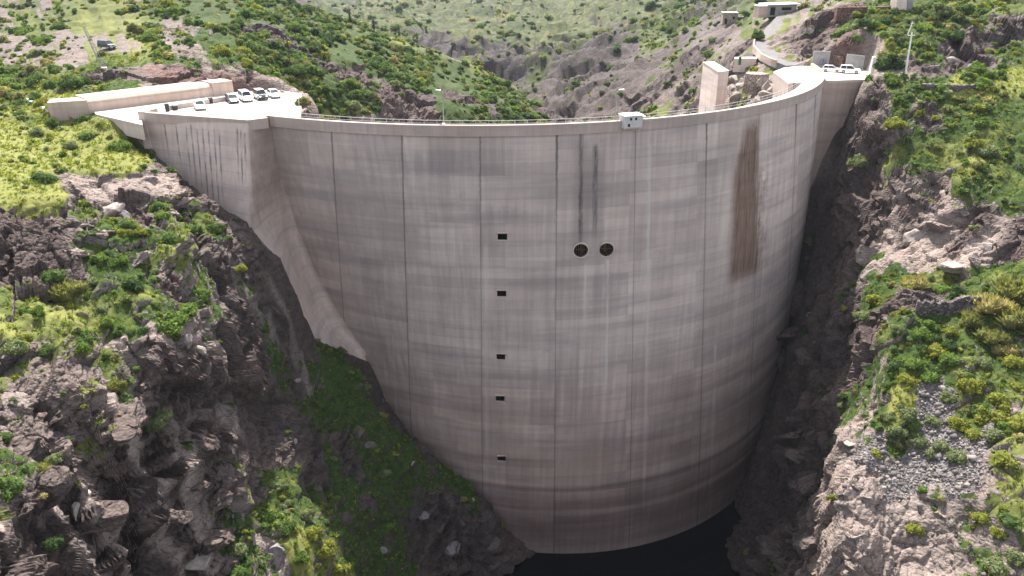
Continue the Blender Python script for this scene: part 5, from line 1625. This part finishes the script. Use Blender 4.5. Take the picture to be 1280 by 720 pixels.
# seen by the photograph?
iu = np.clip(np.searchsorted(TD['us'], SH[:, 0] / SH[:, 1]), 1, _nu - 1)
jl = np.clip(np.searchsorted(TD['ls'], np.log(SH[:, 1])), 2, _nl - 1)
runm = np.maximum.accumulate(_mm, axis=0)
ms = (SH[:, 2] + SH[:, 3] * .7 - CAM_H) / SH[:, 1]
seen = (ms > runm[jl - 2, iu] - .001) & (sx > 2) & (sx < 1278) & (sy > 4) & (sy < 716)
behind = (SH[:, 1] > 150) & (sx > 330) & (sx < 1040) & (sy > np.interp(sx, [330, 640, 780, 900, 1000, 1040], [142, 148, 145, 130, 104, 88]))
behind |= (SH[:, 0] < -38) & (SH[:, 1] > 118) & (SH[:, 2] < -2) & (sx > 190) & (sx < 330) & (SH[:, 1] > 124)
seen &= ~behind
rank = np.argsort(-np.where(seen, rp, 0))
one = rank[:290]


def zone(px, py, y):
    if y > 420: return 'on the far side of the valley', 'shrubs on the far slope'
    if py < 150 and y > 150:
        if px < 330: return 'on the hill behind the parking yard', 'shrubs behind the parking yard'
        if px < 700: return 'on the wooded ridge behind the crest', 'shrubs on the ridge behind the crest'
        if px < 1000: return 'on the rocky slope behind the dam', 'shrubs on the slope behind the dam'
        return 'above the yard with two cars', 'shrubs above the small yard'
    if px < 640:
        if py < 240: return 'on the yellow meadow below the weir', 'shrubs on the meadow'
        if px > 290 and py > 380: return 'on the green slope at the dam foot', 'shrubs on the shaded slope'
        if py < 340: return 'among rocks under the yellow meadow', 'shrubs under the meadow'
        if py < 470: return 'on the ledges of the rocky bank', 'shrubs on the rocky ledges'
        return 'on the steep dark crag', 'shrubs on the crag'
    if px < 1070 and py > 150: return 'on the shaded cliff beside the dam', 'shrubs on the shaded cliff'
    if py < 230: return 'on the green bank below the utility pole', 'shrubs below the utility pole'
    if py < 320: return 'between rock outcrops above the stone wall', 'shrubs above the stone wall'
    if py < 400: return 'beside the dark dry stone wall', 'shrubs beside the stone wall'
    if py < 500: return 'in the thicket below the dark stone wall', 'shrubs below the stone wall'
    if py < 600: return 'at the top of the grey gravel slope', 'shrubs at the top of the gravel'
    return 'on pale rock below the grey gravel slope', 'shrubs below the gravel'


shrub_mesh = {}
CLEARW = {0: 'rounded', 1: 'low spreading', 2: 'upright', 3: 'wiry'}
for k in one:
    x, y, z, rad, ti, va, rot = SH[k]
    key = (int(ti), int(va))
    if key not in shrub_mesh:
        V, F, sh = LOD0[key[1]]
        me = quads_mesh('shrub', V, F)
        color_attr(me, 'tint', np.array(TINTS[TNAMES[key[0]]])[None] * sh[:, None])
        me.materials.append(LEAF_M)
        shrub_mesh[key] = me
    o = bpy.data.objects.new('shrub', shrub_mesh[key]); COL.objects.link(o)
    o.location = (x, y, z); o.rotation_euler = (0, 0, rot); o.scale = (rad * 1.08, rad * 1.08, rad)
    zn, gr = zone(sx[k], sy[k], y)
    size = 'large' if rp[k] > 16 else 'mid-sized' if rp[k] > 10 else 'small'
    tag(o, f'{size} {CLEARW[key[1]]} {TNAMES[key[0]]} shrub {zn}', 'shrub', gr)


def merged(name, idx, lod, kind_mat):
    Vs, Fs, Cs, o = [], [], [], 0
    for v_ in range(len(lod)):
        sel = idx[(SH[idx, 5].astype(int) % len(lod)) == v_]
        if not len(sel): continue
        V, F, sh = lod[v_]
        c_, s_ = np.cos(SH[sel, 6]), np.sin(SH[sel, 6])
        X = (V[None, :, 0] * c_[:, None] - V[None, :, 1] * s_[:, None]) * SH[sel, 3:4] * 1.08 + SH[sel, 0:1]
        Yv = (V[None, :, 0] * s_[:, None] + V[None, :, 1] * c_[:, None]) * SH[sel, 3:4] * 1.08 + SH[sel, 1:2]
        Z = V[None, :, 2] * SH[sel, 3:4] + SH[sel, 2:3]
        tint = np.array([TINTS[TNAMES[int(t)]] for t in SH[sel, 4]]) * vr.uniform(.8, 1.2, (len(sel), 1))
        C_ = tint[:, None, :] * sh[None, :, None]
        Vs.append(np.stack([X, Yv, Z], -1).reshape(-1, 3)); Cs.append(C_.reshape(-1, 3))
        Fs.append((F[None] + (np.arange(len(sel)) * len(V))[:, None, None] + o).reshape(-1, 4))
        o += len(sel) * len(V)
    me = quads_mesh(name, np.vstack(Vs), np.vstack(Fs))
    color_attr(me, 'tint', np.vstack(Cs))
    ob = link(name, me, kind_mat)
    return ob


rest = np.setdiff1d(np.arange(len(SH)), one)
ob = merged('shrubbery', rest[rp[rest] >= 3.2], LOD1, LEAF_M)
tag(ob, 'countless small bushes scattered over the hillsides', 'shrubs', None, 'stuff')
ob = merged('undergrowth', rest[rp[rest] < 3.2], LOD2, LEAF_M)
tag(ob, 'tiny bushes speckling the slopes behind the dam and the far valley', 'shrubs', None, 'stuff')

# ---- grass tufts on the near banks
gw = pr[:, 7] * np.clip(veg * 1.3 - .2, 0, 1) * TD['area'] * (Yt < 190) * u_ok * (hid_dam < .01) * TD['vis']
gi = pick(gw, 30000, rs)
tuft = [leaf_blob(np.random.default_rng(90 + k), 14, .36, .5, 3, False, True) for k in range(3)]
SH = np.array([[D[i, 0], D[i, 1], D[i, 2] - .03, float(np.clip(rs.lognormal(-1.35, .45), .10, .6)), (0 if rs.random() < .25 + .5 * TD['yel'][i] else (1 if rs.random() < .6 else 2)), rs.integers(0, 3), rs.random() * 6.28] for i in gi])
ob = merged('grass', np.arange(len(SH)), tuft, LEAF_M)
tag(ob, 'green and yellow grass and herbs growing on the banks', 'grass', None, 'stuff')

# ---- trees
def tree(px, py, hpx, wpx, ti, label, ymin, conifer=False, group=None):
    q = hit_ground(px, py, ymin)
    sc = (q.y * CP - (q.z - CAM_H) * SP) / F_PX
    H, Wd_ = hpx * sc, wpx * sc
    t = empty('conifer' if conifer else 'tree', q + Vector((0, 0, -.2)), random.uniform(0, 6), label, 'tree', group)
    m = MB(); m.tube([(0, 0, 0), (.04 * H, .02 * H, .3 * H), (.02 * H, 0, .75 * H)], [.045 * H, .035 * H, .012 * H], 8)
    for k in range(4):
        a_ = k * 1.7; m.tube([(.03 * H, .01 * H, (.25 + .1 * k) * H), (.25 * Wd_ * math.cos(a_), .25 * Wd_ * math.sin(a_), (.45 + .11 * k) * H)], [.02 * H, .008 * H], 5)
    m.build('trunk', BARK_M, t)
    rg = np.random.default_rng(int(px))
    if conifer:
        Vs, Fs, Ss, o_ = [], [], [], 0
        for k in range(9):
            V, F, sh = leaf_blob(rg, 60, .3, .8, 5, True, True)
            f = k / 8; r_ = Wd_ * .5 * (1 - f) ** .8 + .04 * H
            V = V * np.array([r_, r_, .12 * H]) + np.array([rg.normal(0, .05 * Wd_), rg.normal(0, .05 * Wd_), H * (.12 + .85 * f)])
            Vs.append(V); Fs.append(F + o_); Ss.append(sh); o_ += len(V)
    else:
        Vs, Fs, Ss, o_ = [], [], [], 0
        for k in range(7):
            V, F, sh = leaf_blob(rg, 300, .16, .9, 7)
            d_ = rg.normal(0, 1, 3); d_ /= np.linalg.norm(d_)
            r_ = Wd_ * rg.uniform(.24, .36)
            V = V * r_ + np.array([d_[0] * Wd_ * .26, d_[1] * Wd_ * .26, H * .55 + d_[2] * H * .22])
            Vs.append(V); Fs.append(F + o_); Ss.append(sh); o_ += len(V)
    me = quads_mesh('crown', np.vstack(Vs), np.vstack(Fs))
    color_attr(me, 'tint', np.array(TINTS[TNAMES[ti]])[None] * np.concatenate(Ss)[:, None])
    link('crown', me, LEAF_M, t)
tree(946, 58, 22, 20, 1, 'round bright green tree casting shade on the road bend', 200)
tree(1111, 95, 30, 30, 4, 'dark dense bush-like tree between the white pillar and the utility pole', 168)
tree(1079, 38, 17, 20, 4, 'dark round tree above the grey panels', 190)
tree(950, 12, 14, 18, 4, 'dark tree behind the white roofed shed', 280)
tree(1172, 32, 26, 30, 3, 'grey-green tree beside the hillside terrace', 190)
tree(1202, 30, 22, 24, 2, 'mid green tree right of the grey-green tree by the terrace', 190)
tree(930, 26, 12, 16, 2, 'small tree beside the old stone house', 280)
for px, py, h_, lb in ((438, 33, 17, 'tallest conifer standing on the ridge line'), (462, 38, 14, 'second conifer along the ridge line from the tallest'), (497, 47, 13, 'conifer in the middle of the descending ridge line'), (520, 55, 9, 'small conifer lower on the descending ridge line'), (362, 10, 13, 'dark conifer at the top edge above the ridge')):
    tree(px, py, h_, h_ * .42, 4, lb, 240, True, 'conifers on the ridge line')
# ------------------------------------------------------------------ light
SUN_EL, SUN_AZ = R(52), math.atan2(-.20, .98)          # azimuth from +Y, positive towards +X
sd = Vector((math.sin(SUN_AZ) * math.cos(SUN_EL), math.cos(SUN_AZ) * math.cos(SUN_EL), math.sin(SUN_EL)))
sl = bpy.data.lights.new('sun', 'SUN'); sl.energy = 5.0; sl.angle = R(.53); sl.color = (1.0, .955, .88)
so = bpy.data.objects.new('sun', sl); COL.objects.link(so)
so.rotation_euler = (-sd).to_track_quat('-Z', 'Y').to_euler()
so.location = (0, 100, 200)
w = bpy.data.worlds.new('World'); SC.world = w; w.use_nodes = True
nt = w.node_tree
sk = nt.nodes.new('ShaderNodeTexSky'); sk.sky_type = 'NISHITA'; sk.sun_disc = False
sk.sun_elevation = SUN_EL; sk.sun_rotation = SUN_AZ
sk.air_density = 1.0; sk.dust_density = 3.0; sk.ozone_density = 1.0; sk.altitude = 600
bg = nt.nodes['Background']; bg.inputs[1].default_value = .14
hs = nt.nodes.new('ShaderNodeHueSaturation'); hs.inputs['Saturation'].default_value = .38
nt.links.new(sk.outputs[0], hs.inputs['Color']); nt.links.new(hs.outputs[0], bg.inputs[0])
vs = SC.view_settings
SC.display_settings.display_device = 'sRGB'
vs.view_transform = 'Standard'; vs.look = 'None'; vs.gamma = 1.0; vs.use_curve_mapping = False
vs.exposure = EXPOSURE
SC.cycles.max_bounces = 8
SC.cycles.diffuse_bounces = 4
SC.cycles.use_denoising = True

# ------------------------------------------------------------------ air
hm = bpy.data.materials.new('thin_haze'); hm.use_nodes = True
ht = hm.node_tree; ht.nodes.clear()
ho = ht.nodes.new('ShaderNodeOutputMaterial'); hv = ht.nodes.new('ShaderNodeVolumePrincipled')
hv.inputs['Color'].default_value = (.80, .88, 1.0, 1); hv.inputs['Density'].default_value = HAZE; hv.inputs['Anisotropy'].default_value = .2
ht.links.new(hv.outputs[0], ho.inputs['Volume'])
ztop = float(TD['D'][:, 2].max()) + 6
m = MB(); m.box((0, 1850, (ztop - 101) / 2), (17000, 3900, ztop + 101))
hb = m.build('haze', hm); hb['kind'] = 'stuff'
print('HAZE TOP', ztop, 'zmin', float(TD['D'][:, 2].min()))
